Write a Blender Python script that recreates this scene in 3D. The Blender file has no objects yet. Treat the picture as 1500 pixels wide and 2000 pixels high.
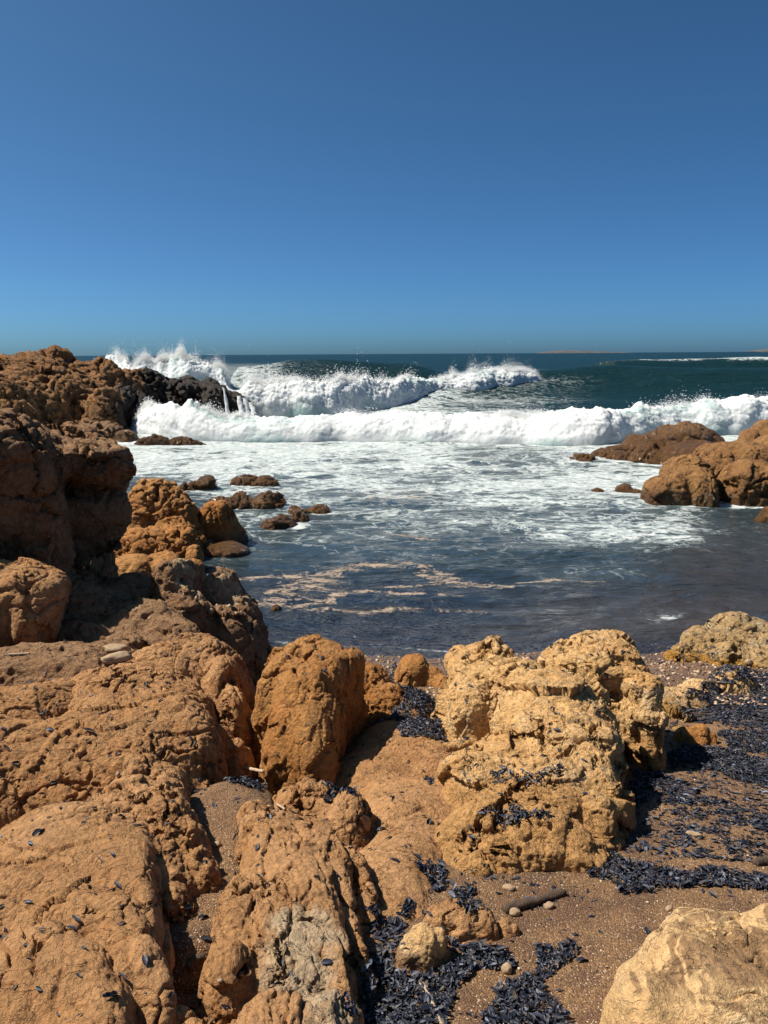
import bpy, math, random
import numpy as np
import openvdb as vdb
from mathutils import Matrix, Vector

S = bpy.context.scene
R = math.radians
random.seed(7)
rng = np.random.default_rng(7)

# ------------------------------------------------------------------ camera
CAM_H = 3.0
F = 1500.0                                   # focal length in pixels of the 1500 x 2000 frame
PITCH = math.atan((1000 - 691) / F)
ROLL = R(0.34)
fw = np.array([0, math.cos(PITCH), -math.sin(PITCH)])
r0 = np.array([1.0, 0, 0])
u0 = np.array([0, math.sin(PITCH), math.cos(PITCH)])
rt = r0 * math.cos(ROLL) - u0 * math.sin(ROLL)
up = u0 * math.cos(ROLL) + r0 * math.sin(ROLL)
CAM = np.array([0, 0, CAM_H])
cd = bpy.data.cameras.new('camera')
cam = bpy.data.objects.new('camera', cd)
S.collection.objects.link(cam)
cam.matrix_world = Matrix(((rt[0], up[0], -fw[0], 0), (rt[1], up[1], -fw[1], 0), (rt[2], up[2], -fw[2], CAM_H), (0, 0, 0, 1)))
cd.sensor_fit = 'HORIZONTAL'
cd.sensor_width = 36
cd.lens = 36
cd.clip_start = 0.05
cd.clip_end = 30000
S.camera = cam

# ------------------------------------------------------------------ light
SUN = np.array([-0.57, 0.09, 0.82]); SUN /= np.linalg.norm(SUN)
sd = bpy.data.lights.new('sun', 'SUN')
sd.energy = 4.9
sd.angle = R(0.5)
sd.color = (1.0, 0.92, 0.80)
so = bpy.data.objects.new('sun', sd)
S.collection.objects.link(so)
so.location = (-20, 0, 30)
so.rotation_euler = Vector(SUN).to_track_quat('Z', 'Y').to_euler()
W = bpy.data.worlds.new('World'); S.world = W; W.use_nodes = True
wn = W.node_tree
sky = wn.nodes.new('ShaderNodeTexSky')
sky.sky_type = 'NISHITA'; sky.sun_disc = False
sky.sun_elevation = math.asin(SUN[2]); sky.sun_rotation = math.atan2(SUN[0], SUN[1])
sky.air_density = 0.5; sky.dust_density = 6.5; sky.ozone_density = 10.0; sky.altitude = 2000
tint = wn.nodes.new('ShaderNodeMix'); tint.data_type = 'RGBA'; tint.blend_type = 'MULTIPLY'; tint.inputs[0].default_value = 1.0
tint.inputs[7].default_value = (.66, 1.04, 1.02, 1)
wn.links.new(sky.outputs[0], tint.inputs[6]); wn.links.new(tint.outputs[2], wn.nodes['Background'].inputs[0])
wn.nodes['Background'].inputs[1].default_value = 0.070
S.view_settings.view_transform = 'Standard'
S.view_settings.look = 'None'
S.view_settings.exposure = 0.80
S.view_settings.gamma = 1.0

# ------------------------------------------------------------------ pixel <-> world
def ray(px, py):
    return fw + rt * ((px - 750) / F) + up * ((1000 - py) / F)
def P(px, py, Y):
    d = ray(px, py); return CAM + d * (Y / d[1])
def PZ(px, py, z=0.0):
    d = ray(px, py); return CAM + d * ((z - CAM_H) / d[2])
def project(x, y, z):
    q = np.stack([x, y, z - CAM_H], -1)
    f_ = np.maximum(q @ fw, 1e-3)
    return 750 + F * (q @ rt) / f_, 1000 - F * (q @ up) / f_

# ------------------------------------------------------------------ noise
def _h(ix, iy, iz, seed):
    h = (ix.astype(np.uint32) * np.uint32(374761393) + iy.astype(np.uint32) * np.uint32(668265263)
         + iz.astype(np.uint32) * np.uint32(2147483647 - 58) + np.uint32((seed * 974711 + 12345) & 0xffffffff))
    h = (h ^ (h >> np.uint32(13))) * np.uint32(1274126177)
    h = (h ^ (h >> np.uint32(16))) * np.uint32(2246822519)
    return h ^ (h >> np.uint32(15))
_g = np.random.default_rng(3).normal(size=(256, 3)); _g /= np.linalg.norm(_g, axis=1)[:, None]
_g = _g.astype(np.float32)
def noise(p, seed=0):
    p = p.astype(np.float32)
    i = np.floor(p); f = p - i; i = i.astype(np.int64).astype(np.int32)
    w = f * f * f * (f * (f * 6 - 15) + 10)
    out = np.zeros(len(p), np.float32)
    for dx in (0, 1):
        wx = w[:, 0] if dx else 1 - w[:, 0]
        for dy in (0, 1):
            wy = w[:, 1] if dy else 1 - w[:, 1]
            for dz in (0, 1):
                wz = w[:, 2] if dz else 1 - w[:, 2]
                g = _g[_h(i[:, 0] + dx, i[:, 1] + dy, i[:, 2] + dz, seed) & np.uint32(255)]
                out += wx * wy * wz * (g[:, 0] * (f[:, 0] - dx) + g[:, 1] * (f[:, 1] - dy) + g[:, 2] * (f[:, 2] - dz))
    return out * 1.6
def fbm(p, o=4, seed=0, gain=.5, mode=''):
    a, s, n = 1.0, 0, 0
    for k in range(o):
        v = noise(p * 2.03 ** k + k * 17.3, seed + k)
        if mode == 'ridge': v = 1 - 2 * np.abs(v)
        if mode == 'billow': v = 2 * np.abs(v) - .5
        s = s + a * v; n += a; a *= gain
    return s / n
def voronoi(p, seed=0, jit=.85):
    p = p.astype(np.float32)
    i = np.floor(p - .5).astype(np.int32)
    F1 = np.full(len(p), 9, np.float32); F2 = F1.copy(); ID = np.zeros(len(p), np.uint32)
    for dx in (0, 1):
        for dy in (0, 1):
            for dz in (0, 1):
                c = i + np.array([dx, dy, dz], np.int32)
                h = _h(c[:, 0], c[:, 1], c[:, 2], seed)
                o = np.stack([(h & np.uint32(1023)), (h >> np.uint32(10)) & np.uint32(1023), (h >> np.uint32(20)) & np.uint32(1023)], -1).astype(np.float32) / 1023
                d = np.linalg.norm(c + .5 + (o - .5) * jit - p, axis=1)
                m = d < F1
                F2 = np.where(m, F1, np.minimum(F2, d)); ID = np.where(m, h, ID); F1 = np.where(m, d, F1)
    return F1, F2, ID
def facet(p, seed=0, jit=.95):
    """every cell a plane of its own tilt: broken, angular faces with steps between them"""
    p = p.astype(np.float32); i = np.floor(p - .5).astype(np.int32)
    F1 = np.full(len(p), 9, np.float32); out = np.zeros(len(p), np.float32)
    for dx in (0, 1):
        for dy in (0, 1):
            for dz in (0, 1):
                c = i + np.array([dx, dy, dz], np.int32)
                h = _h(c[:, 0], c[:, 1], c[:, 2], seed)
                o = np.stack([(h & np.uint32(1023)), (h >> np.uint32(10)) & np.uint32(1023), (h >> np.uint32(20)) & np.uint32(1023)], -1).astype(np.float32) / 1023
                q = p - (c + .5 + (o - .5) * jit); d = np.linalg.norm(q, axis=1)
                m = d < F1
                g = _g[(h >> np.uint32(11)) & np.uint32(255)]
                out = np.where(m, (g * q).sum(1) * 1.3 + (((h >> np.uint32(3)) & np.uint32(255)).astype(np.float32) / 255 - .5) * .5, out); F1 = np.where(m, d, F1)
    return np.clip(out, -.8, .8)
def ss(a, b, x):
    t = np.clip((x - a) / (b - a), 0, 1); return t * t * (3 - 2 * t)

# ------------------------------------------------------------------ mesh helpers
def mesh_from(name, v, f, mat=None, smooth=True, attrs=None):
    """v (N,3), f (M,k) arrays -> mesh datablock"""
    me = bpy.data.meshes.new(name)
    v = np.asarray(v, np.float32); f = np.asarray(f, np.int32); k = f.shape[1]
    me.vertices.add(len(v)); me.vertices.foreach_set('co', v.ravel())
    me.loops.add(f.size); me.loops.foreach_set('vertex_index', f.ravel())
    me.polygons.add(len(f)); me.polygons.foreach_set('loop_start', np.arange(0, f.size, k, dtype=np.int32))
    me.update(calc_edges=True)
    if smooth: me.polygons.foreach_set('use_smooth', np.ones(len(f), bool))
    for an, av in (attrs or {}).items():
        av = np.asarray(av, np.float32)
        if av.ndim == 1:
            a = me.attributes.new(an, 'FLOAT', 'POINT'); a.data.foreach_set('value', av)
        else:
            a = me.attributes.new(an, 'FLOAT_VECTOR', 'POINT'); a.data.foreach_set('vector', av.ravel())
    if mat: me.materials.append(mat)
    me.update()
    return me
def link(name, me, loc=(0, 0, 0), parent=None):
    o = bpy.data.objects.new(name, me); S.collection.objects.link(o); o.location = loc
    if parent: o.parent = parent
    return o
def tag(o, label=None, cat=None, group=None, kind=None):
    for k, v in (('label', label), ('category', cat), ('group', group), ('kind', kind)):
        if v: o[k] = v
    return o
def grid_faces(nr, nc):
    i = np.arange((nr - 1) * (nc - 1)); r, c = i // (nc - 1), i % (nc - 1)
    a = r * nc + c
    return np.stack([a, a + 1, a + nc + 1, a + nc], 1)
def vnormals(v, f):
    n = np.zeros_like(v)
    fn = np.cross(v[f[:, 2]] - v[f[:, 0]], v[f[:, 3]] - v[f[:, 1]])
    for k in range(4):
        for c in range(3):
            n[:, c] += np.bincount(f[:, k], fn[:, c], len(v))
    return n / np.maximum(np.linalg.norm(n, axis=1), 1e-9)[:, None]
def subdivide(v, f):
    """one Catmull-Clark step for a quad mesh (border ignored)"""
    n = len(v)
    fc = v[f].mean(1)
    e = np.stack([f, np.roll(f, -1, 1)], -1).reshape(-1, 2); es = np.sort(e, 1)
    key = es[:, 0].astype(np.int64) * n + es[:, 1]
    uq, inv = np.unique(key, return_inverse=True)
    E = np.stack([uq // n, uq % n], 1)
    fe = inv.reshape(-1, 4)
    cnt = np.bincount(inv, minlength=len(uq))
    fs = np.stack([np.bincount(inv, np.repeat(fc[:, c], 4), len(uq)) for c in range(3)], 1)
    mid = v[E].mean(1)
    ep = np.where((cnt == 2)[:, None], (mid * 2 + fs) / 4, mid)
    nf = np.maximum(np.bincount(f.ravel(), minlength=n), 1)
    Fa = np.stack([np.bincount(f.ravel(), np.repeat(fc[:, c], 4), n) for c in range(3)], 1) / nf[:, None]
    ne = np.maximum(np.bincount(E.ravel(), minlength=n), 1)
    Ra = np.stack([np.bincount(E.ravel(), np.repeat(mid[:, c], 2), n) for c in range(3)], 1) / ne[:, None]
    k = ne[:, None]
    vp = np.where(k >= 3, (Fa + 2 * Ra + (k - 3) * v) / np.maximum(k, 1), v)
    border = np.zeros(n, bool); border[E[cnt == 1].ravel()] = True
    vp[border] = v[border]
    V = np.concatenate([vp, ep, fc])
    eo = n; fo = n + len(E)
    fi = np.arange(len(f)) + fo
    Q = []
    for k in range(4):
        Q.append(np.stack([f[:, k], eo + fe[:, k], fi, eo + fe[:, k - 1]], 1))
    return V, np.concatenate(Q)

# ------------------------------------------------------------------ node helpers
class N:
    def __init__(s, name, emit=None):
        s.m = bpy.data.materials.new(name); s.m.use_nodes = True
        s.t = s.m.node_tree; s.b = s.t.nodes['Principled BSDF']; s.out = s.t.nodes['Material Output']
    def n(s, typ, **kw):
        x = s.t.nodes.new('ShaderNode' + typ)
        for k, v in kw.items(): setattr(x, k, v)
        return x
    def l(s, a, b): s.t.links.new(a, b)
    def put(s, sock, val):
        if hasattr(val, 'is_linked') or isinstance(val, bpy.types.NodeSocket): s.l(val, sock)
        else: sock.default_value = val
    def attr(s, name):
        return s.n('Attribute', attribute_name=name).outputs['Fac']
    def noise(s, vec, scale, detail=4, rough=.55, dist=0, lac=2.0):
        x = s.n('TexNoise'); s.l(vec, x.inputs['Vector'])
        x.inputs['Scale'].default_value = scale; x.inputs['Detail'].default_value = detail
        x.inputs['Roughness'].default_value = rough; x.inputs['Distortion'].default_value = dist
        return x
    def vor(s, vec, scale, feature='F1', rnd=1.0):
        x = s.n('TexVoronoi', feature=feature); s.l(vec, x.inputs['Vector'])
        x.inputs['Scale'].default_value = scale; x.inputs['Randomness'].default_value = rnd
        return x
    def ramp(s, fac, lo, hi, a=0.0, b=1.0):
        x = s.n('MapRange', interpolation_type='SMOOTHSTEP'); s.put(x.inputs[0], fac)
        s.put(x.inputs[1], lo); s.put(x.inputs[2], hi); s.put(x.inputs[3], a); s.put(x.inputs[4], b)
        return x.outputs[0]
    def math(s, op, a, b=0.0, c=0.0, clamp=False):
        x = s.n('Math', operation=op, use_clamp=clamp); s.put(x.inputs[0], a); s.put(x.inputs[1], b); s.put(x.inputs[2], c)
        return x.outputs[0]
    def mix(s, fac, a, b, blend='MIX'):
        x = s.n('Mix', data_type='RGBA', blend_type=blend); s.put(x.inputs[0], fac)
        for sock, v in ((x.inputs[6], a), (x.inputs[7], b)):
            if isinstance(v, (tuple, list)): sock.default_value = (*v[:3], 1)
            else: s.l(v, sock)
        return x.outputs[2]
    def bump(s, h, dist, strength=1.0, normal=None):
        x = s.n('Bump'); s.l(h, x.inputs['Height']); x.inputs['Distance'].default_value = dist; x.inputs['Strength'].default_value = strength
        if normal is not None: s.l(normal, x.inputs['Normal'])
        return x.outputs[0]
    def mapping(s, vec, scale=(1, 1, 1), rot=(0, 0, 0)):
        x = s.n('Mapping'); s.l(vec, x.inputs[0]); x.inputs['Scale'].default_value = scale; x.inputs['Rotation'].default_value = rot
        return x.outputs[0]
    def pos(s): return s.n('NewGeometry').outputs['Position']

# ------------------------------------------------------------------ materials
def rock_mat(name, c1, c2, c3, scale=1.0, spot=None, spot_amt=.5, speck=(.05, .04, .04), speck_amt=.0, bump=1.0, rough=.92, ak=.73, sat=1.10, patch=(.5, .42, .33), dust=(.36, .21, .1), wet=True):
    def alb(c, k=ak, s=sat):
        l = .3 * c[0] + .59 * c[1] + .11 * c[2]
        return tuple(max(.004, (l + (q - l) * s) * k) for q in c)
    c1, c2, c3, patch, dust = map(alb, (c1, c2, c3, patch, dust))
    """c1/c2 large variation, c3 mid patches, spot = lichen/encrusting dark, speck = small dark specks"""
    m = N(name); p = m.pos()
    big = m.noise(p, 1.3 * scale, 5, .6, .6).outputs[0]
    mid = m.noise(p, 6 * scale, 6, .62, .4).outputs[0]
    fin = m.noise(p, 38 * scale, 6, .7).outputs[0]
    gr = m.noise(p, 190 * scale, 4, .75).outputs[0]
    col = m.mix(m.ramp(big, .38, .62), c1, c2)
    col = m.mix(m.ramp(mid, .5, .68), col, c3)
    # dusty sand that settles on level tops
    nz = m.n('SeparateXYZ'); m.l(m.n('NewGeometry').outputs['Normal'], nz.inputs[0])
    dm = m.math('MULTIPLY', m.ramp(nz.outputs[2], .72, .97), m.ramp(mid, .36, .62))
    col = m.mix(m.math('MULTIPLY', dm, .55), col, dust)
    # pale bare patches where the stone shows them; sunlight painted pale on the slope's crests
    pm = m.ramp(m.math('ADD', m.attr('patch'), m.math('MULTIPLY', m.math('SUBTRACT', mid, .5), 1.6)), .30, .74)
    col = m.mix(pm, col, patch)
    if spot:
        sm = m.noise(p, 17 * scale, 8, .72, .5).outputs[0]
        lo = m.math('SUBTRACT', .74, m.math('MULTIPLY', m.attr('dark'), .5))
        sm2 = m.ramp(sm, lo, m.math('ADD', lo, .09))
        col = m.mix(m.math('MULTIPLY', sm2, spot_amt), col, spot)
    if speck_amt:
        vs = m.vor(m.mapping(p, (1, 1, 1)), 55 * scale).outputs[0]
        sp = m.math('MULTIPLY', m.ramp(vs, .12, .2, 1, 0), m.ramp(mid, .42, .6))
        col = m.mix(m.math('MULTIPLY', sp, speck_amt), col, speck)
    col = m.mix(1.0, col, m.n('CombineColor').outputs[0], 'MULTIPLY') if False else col
    v = m.math('ADD', m.math('MULTIPLY', fin, 1.0), m.math('MULTIPLY', gr, .6))
    v = m.ramp(v, .45, 1.15, .64, 1.34)
    hv = m.n('HueSaturation'); m.l(col, hv.inputs['Color']); m.l(v, hv.inputs['Value'])
    col = hv.outputs[0]
    hl = m.noise(p, 9 * scale, 5, .55, 1.0).outputs[0]
    hl = m.math('MULTIPLY', m.ramp(m.math('ABSOLUTE', m.math('SUBTRACT', hl, .5)), .0, .012, 1, 0), m.ramp(mid, .40, .58))
    col = m.mix(m.math('MULTIPLY', hl, .6), col, (.07, .035, .018))
    w = m.attr('wet')
    col = m.mix(m.math('MULTIPLY', w, .62), col, (.035, .02, .012))
    m.l(col, m.b.inputs['Base Color'])
    m.l(m.math('SUBTRACT', rough, m.math('MULTIPLY', w, .62)), m.b.inputs['Roughness'])
    m.b.inputs['Specular IOR Level'].default_value = .3
    h = m.math('ADD', m.math('MULTIPLY', fin, 1.0), m.math('MULTIPLY', gr, .38))
    wr = m.noise(p, 11 * scale, 7, .62, .5).outputs[0]
    crs = m.ramp(m.math('ABSOLUTE', m.math('SUBTRACT', wr, .5)), .0, .035)
    h = m.math('SUBTRACT', m.math('ADD', h, m.math('MULTIPLY', crs, .16)), m.math('MULTIPLY', hl, .5))
    vr = m.vor(p, 70 * scale).outputs[0]
    h = m.math('ADD', h, m.math('MULTIPLY', vr, .25))
    m.l(m.bump(h, .019 * bump / scale, 1.0), m.b.inputs['Normal'])
    return m.m

ORANGE = rock_mat('orange_sandstone', (.48, .252, .114), (.56, .315, .158), (.42, .20, .086), spot=(.05, .035, .025), spot_amt=.6, patch=(.55, .41, .27), dust=(.42, .24, .115))
RUST = rock_mat('rusty_sandstone', (.43, .195, .066), (.50, .255, .10), (.36, .145, .045), spot=(.045, .03, .02), spot_amt=.7, dust=(.44, .225, .09), patch=(.55, .40, .26))
PALE = rock_mat('pale_limestone', ak=.80, sat=1.06, c1=(.74, .46, .21), c2=(.66, .38, .16), c3=(.80, .56, .31), spot=(.10, .075, .05), spot_amt=.75, speck_amt=.7, speck=(.1, .07, .045), patch=(.55, .305, .125), dust=(.66, .42, .21), bump=1.2)
CREAM = rock_mat('cream_limestone', ak=.80, sat=1.06, c1=(.78, .52, .27), c2=(.70, .44, .21), c3=(.85, .61, .37), spot=(.27, .17, .09), spot_amt=.85, patch=(.36, .215, .11), dust=(.66, .45, .22))
LICHEN = rock_mat('weathered_limestone', ak=.80, sat=1.06, c1=(.55, .38, .2), c2=(.50, .29, .1), c3=(.62, .50, .33), spot=(.05, .042, .035), spot_amt=.9, speck_amt=.7, patch=(.5, .26, .06), bump=1.5)
BROWN = rock_mat('brown_wet_rock', (.27, .135, .052), (.34, .18, .07), (.20, .092, .036), scale=.5, spot=(.03, .022, .016), spot_amt=.7, dust=(.28, .14, .055), rough=.7)
CLIFF = rock_mat('headland_rock', (.40, .20, .085), (.47, .25, .11), (.30, .135, .055), scale=.25, spot=(.05, .035, .025), spot_amt=.6, patch=(.012, .011, .011), dust=(.33, .17, .08), bump=1.6)
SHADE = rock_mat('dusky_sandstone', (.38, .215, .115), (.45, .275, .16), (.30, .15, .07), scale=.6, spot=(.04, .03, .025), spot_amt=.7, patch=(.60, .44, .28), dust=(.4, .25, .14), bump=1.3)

def sand_mat():
    m = N('wet_shell_sand'); p = m.pos()
    big = m.noise(p, 1.1, 4).outputs[0]; mid = m.noise(p, 9, 5, .6).outputs[0]
    col = m.mix(m.ramp(big, .35, .65), (.235, .120, .046), (.29, .155, .064))
    damp = m.noise(p, 1.7, 5, .6, .8).outputs[0]
    col = m.mix(m.ramp(m.math('ADD', damp, m.math('MULTIPLY', mid, .25)), .58, .74), col, (.150, .074, .030))
    col = m.mix(m.ramp(mid, .5, .7), col, (.18, .085, .036))
    v1 = m.vor(p, 170); v2 = m.vor(p, 330)
    # grain by grain colour
    g = m.n('SeparateColor'); m.l(v1.outputs['Color'], g.inputs[0])
    hv = m.n('HueSaturation'); m.l(col, hv.inputs['Color']); m.l(m.ramp(g.outputs[0], 0, 1, .42, .82), hv.inputs['Value']); col = hv.outputs[0]
    shell = m.math('MULTIPLY', m.ramp(g.outputs[1], .955, .97), m.ramp(m.noise(p, 3.5, 4).outputs[0], .42, .62, .15, .9))
    col = m.mix(shell, col, (.45, .33, .21))
    g2 = m.n('SeparateColor'); m.l(v2.outputs['Color'], g2.inputs[0])
    col = m.mix(m.ramp(g2.outputs[0], .975, .985), col, (.48, .36, .25))
    col = m.mix(m.ramp(g2.outputs[1], .93, .95), col, (.05, .03, .025))
    w = m.attr('wet')
    col = m.mix(m.math('MULTIPLY', w, .55), col, (.06, .045, .05))
    m.l(col, m.b.inputs['Base Color'])
    m.l(m.math('SUBTRACT', .9, m.math('MULTIPLY', w, .55)), m.b.inputs['Roughness'])
    h = m.math('ADD', m.math('MULTIPLY', v1.outputs[0], -1.0), m.math('MULTIPLY', mid, 2.0))
    m.l(m.bump(h, .006, 1.0), m.b.inputs['Normal'])
    return m.m
SAND = sand_mat()

def sea_mat():
    m = N('sea_water'); p = m.pos()
    foam, scum, shore, near = m.attr('foam'), m.attr('scum'), m.attr('shore'), m.attr('near')
    # lacy foam: ridged noise stretched along the crests
    q = m.mapping(p, (.80, 1.0, 1.0))
    wv = m.n('VectorMath', operation='ADD'); m.l(q, wv.inputs[0])
    nz = m.noise(q, 1.1, 3); sc = m.n('VectorMath', operation='SCALE'); m.l(nz.outputs['Color'], sc.inputs[0]); sc.inputs['Scale'].default_value = 1.5
    m.l(sc.outputs[0], wv.inputs[1]); q = wv.outputs[0]
    def ridge(scale, det):
        x = m.noise(q, scale, det, .6).outputs[0]
        return m.math('SUBTRACT', 1.0, m.math('ABSOLUTE', m.math('MULTIPLY_ADD', x, 4.0, -2.0)))
    ra, rb = ridge(1.3, 5), ridge(4.5, 4)
    r = m.math('ADD', m.math('MULTIPLY', ra, .6), m.math('MULTIPLY', rb, .4))
    thr = m.math('SUBTRACT', 1.0, m.math('MULTIPLY', foam, .66))
    fm = m.ramp(r, m.math('SUBTRACT', thr, .04), m.math('ADD', thr, .30))
    fm = m.math('MULTIPLY', fm, m.ramp(foam, .02, .12))
    fin = m.noise(p, 22, 5, .7).outputs[0]
    fin2 = m.noise(m.mapping(p, (.6, 1, 1)), 7, 5, .65, .8).outputs[0]
    sm = m.ramp(m.math('ADD', m.math('ADD', m.math('MULTIPLY', scum, .8), m.math('MULTIPLY', m.math('SUBTRACT', fin2, .5), 3.4)), m.math('MULTIPLY', m.math('SUBTRACT', fin, .5), 2.6)), .40, .95)
    sm = m.math('MULTIPLY', sm, m.ramp(scum, .02, .2))
    # water body colour
    deep = m.mix(near, (.004, .019, .020), (.014, .023, .029))
    deep = m.mix(m.math('MULTIPLY', m.math('MULTIPLY', foam, near), .8), deep, (.115, .155, .165))
    col = m.mix(m.math('MULTIPLY', shore, .85), deep, (.050, .044, .043))
    # floating drift of dark blue velella
    vf = m.math('MULTIPLY', m.attr('drift'), m.ramp(m.noise(m.mapping(p, (.7, 1, 1)), 20, 6, .75, .6).outputs[0], .40, .58))
    col = m.mix(vf, col, (.006, .009, .022))
    col = m.mix(fm, col, m.mix(m.ramp(m.noise(p, 6, 6, .7).outputs[0], .35, .65), (.27, .33, .34), (.52, .54, .53)))
    bub = m.ramp(m.vor(p, 34).outputs[0], .12, .42)
    sm = m.math('MULTIPLY', sm, m.math('MULTIPLY_ADD', bub, .5, .4))
    col = m.mix(sm, col, (.34, .26, .19))
    m.l(col, m.b.inputs['Base Color'])
    anyf = m.math('MAXIMUM', m.math('MAXIMUM', fm, sm), m.math('MULTIPLY', vf, .5))
    m.l(m.math('ADD', m.ramp(anyf, 0, 1, .12, .75), m.math('MULTIPLY', m.math('SUBTRACT', 1.0, near), .24)), m.b.inputs['Roughness'])
    m.l(m.ramp(near, 0, 1, .22, .5), m.b.inputs['Specular IOR Level'])
    m.b.inputs['IOR'].default_value = 1.33
    h1 = m.noise(m.mapping(p, (.5, 1, 1)), 3.2, 5, .62, .4).outputs[0]
    h2 = m.noise(m.mapping(p, (.55, 1, 1)), 14, 4, .6, .3).outputs[0]
    h3 = m.noise(m.mapping(p, (.4, 1, 1)), .7, 4, .6, .4).outputs[0]
    nb = m.bump(h2, .04, .6)
    nb = m.bump(h1, .22, .7, nb)
    nb = m.bump(h3, .55, .8, nb)
    nb = m.bump(anyf, .02, .5, nb)
    m.l(nb, m.b.inputs['Normal'])
    return m.m
SEA = sea_mat()

def foam_mat(name='white_foam', tint=.5):
    m = N(name); p = m.pos()
    n = m.noise(p, 1.6, 8, .68, .6).outputs[0]
    n2 = m.noise(p, 9, 6, .7).outputs[0]
    t = m.math('ADD', m.attr('thin'), m.math('MULTIPLY', m.math('SUBTRACT', n, .5), 1.2))
    col = m.mix(m.ramp(t, .35, .95), (.54, .56, .56), (.26, .37, .36))
    m.l(col, m.b.inputs['Base Color'])
    m.b.inputs['Roughness'].default_value = .95
    m.b.inputs['Specular IOR Level'].default_value = .1
    m.b.inputs['Subsurface Weight'].default_value = .75; m.b.inputs['Subsurface Radius'].default_value = (1, 1, 1); m.b.inputs['Subsurface Scale'].default_value = .28
    h = m.math('ADD', n, m.math('MULTIPLY', n2, .35))
    m.l(m.bump(h, .18, .6), m.b.inputs['Normal'])
    return m.m
FOAM = foam_mat()

def simple_mat(name, col, rough=.8, scale=30, var=.35, bump=.004, stretch=(1, 1, 1), spec=.3, obj=True):
    m = N(name)
    p = m.n('TexCoord').outputs['Object'] if obj else m.pos()
    n = m.noise(m.mapping(p, stretch), scale, 6, .65).outputs[0]
    hv = m.n('HueSaturation'); hv.inputs['Color'].default_value = (*col, 1); m.l(m.ramp(n, .25, .75, 1 - var, 1 + var), hv.inputs['Value'])
    m.l(hv.outputs[0], m.b.inputs['Base Color'])
    m.b.inputs['Roughness'].default_value = rough; m.b.inputs['Specular IOR Level'].default_value = spec
    m.l(m.bump(n, bump, .8), m.b.inputs['Normal'])
    return m.m

# ------------------------------------------------------------------ sand beach
def sand_z(x, y):
    z = 1.2 - .217 * (y - 1.8)
    z = np.where(y < 1.8, 1.2 + .1 * (1.8 - y), z)
    z = z + .035 * noise(np.stack([x * .9, y * .9, x * 0 + 2], -1), 5) + .012 * noise(np.stack([x * 3, y * 3, x * 0], -1), 6)
    return np.maximum(z, -1.2)
TOP = {}                                        # height map of everything solid near the beach (for scattering)
GX0, GX1, GY0, GY1, GC = -3.2, 4.2, .9, 8.6, .01
GNX, GNY = int((GX1 - GX0) / GC), int((GY1 - GY0) / GC)
_gx, _gy = np.meshgrid(GX0 + (np.arange(GNX) + .5) * GC, GY0 + (np.arange(GNY) + .5) * GC)
HM = sand_z(_gx.ravel(), _gy.ravel()).reshape(GNY, GNX).astype(np.float32)
WHO = np.zeros((GNY, GNX), np.int16)            # 0 = sand, else rock index
def splat(v, idx):
    ix = ((v[:, 0] - GX0) / GC).astype(int); iy = ((v[:, 1] - GY0) / GC).astype(int)
    m = (ix >= 0) & (ix < GNX) & (iy >= 0) & (iy < GNY)
    if not m.any(): return
    old = HM.copy()
    np.maximum.at(HM, (iy[m], ix[m]), v[m, 2].astype(np.float32))
    WHO[HM > old + .004] = idx

ny, nx = 520, 560
ys = np.concatenate([np.linspace(.5, 1.2, 10), 1.2 * (9.5 / 1.2) ** np.linspace(0.005, 1, ny - 10)])
u = np.linspace(-1, 1, nx)
sx = (u[None, :] * (ys[:, None] * .85 + .9)); sy = np.repeat(ys[:, None], nx, 1)
sz = sand_z(sx.ravel(), sy.ravel())
pp = np.stack([sx.ravel(), sy.ravel(), sz], -1)
pp[:, 2] += .006 * fbm(pp * 9, 3, 31)
o = link('sand_beach', mesh_from('sand_beach', pp, grid_faces(ny, nx), SAND, attrs={'wet': ss(.32, .02, pp[:, 2])}))
tag(o, kind='structure')

# ------------------------------------------------------------------ rocks from blobs
def rotm(yaw=0, tx=0, ty=0):
    cz, sz_ = math.cos(R(yaw)), math.sin(R(yaw)); cx, sx_ = math.cos(R(tx)), math.sin(R(tx)); cy, sy_ = math.cos(R(ty)), math.sin(R(ty))
    Z = np.array([[cz, -sz_, 0], [sz_, cz, 0], [0, 0, 1]]); X = np.array([[1, 0, 0], [0, cx, -sx_], [0, sx_, cx]]); Yy = np.array([[cy, 0, sy_], [0, 1, 0], [-sy_, 0, cy]])
    return Z @ X @ Yy
def E(px, py, Y, rx, ry, rz, yaw=0, tx=0, ty=0, k=.05, box=0):
    """blob whose top comes through pixel (px, py) at distance Y"""
    M = rotm(yaw, tx, ty)
    c = P(px, py, Y) - np.array([0, 0, rz * .97])
    return dict(c=c, r=np.array([rx, ry, rz]), M=M, k=k, box=box)
def sdf_one(b, p):
    q = (p - b['c'].astype(np.float32)) @ b['M'].astype(np.float32)
    r = b['r'].astype(np.float32)
    if b['box']:                                 # superellipsoid: squarer shoulders
        e = b['box']
        s = (np.abs(q / r) ** e).sum(1) ** (1 / e)
        return (s - 1) * r.min()
    k0 = np.linalg.norm(q / r, axis=1); k1 = np.linalg.norm(q / (r * r), axis=1)
    return k0 * (k0 - 1) / np.maximum(k1, 1e-6)
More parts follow.
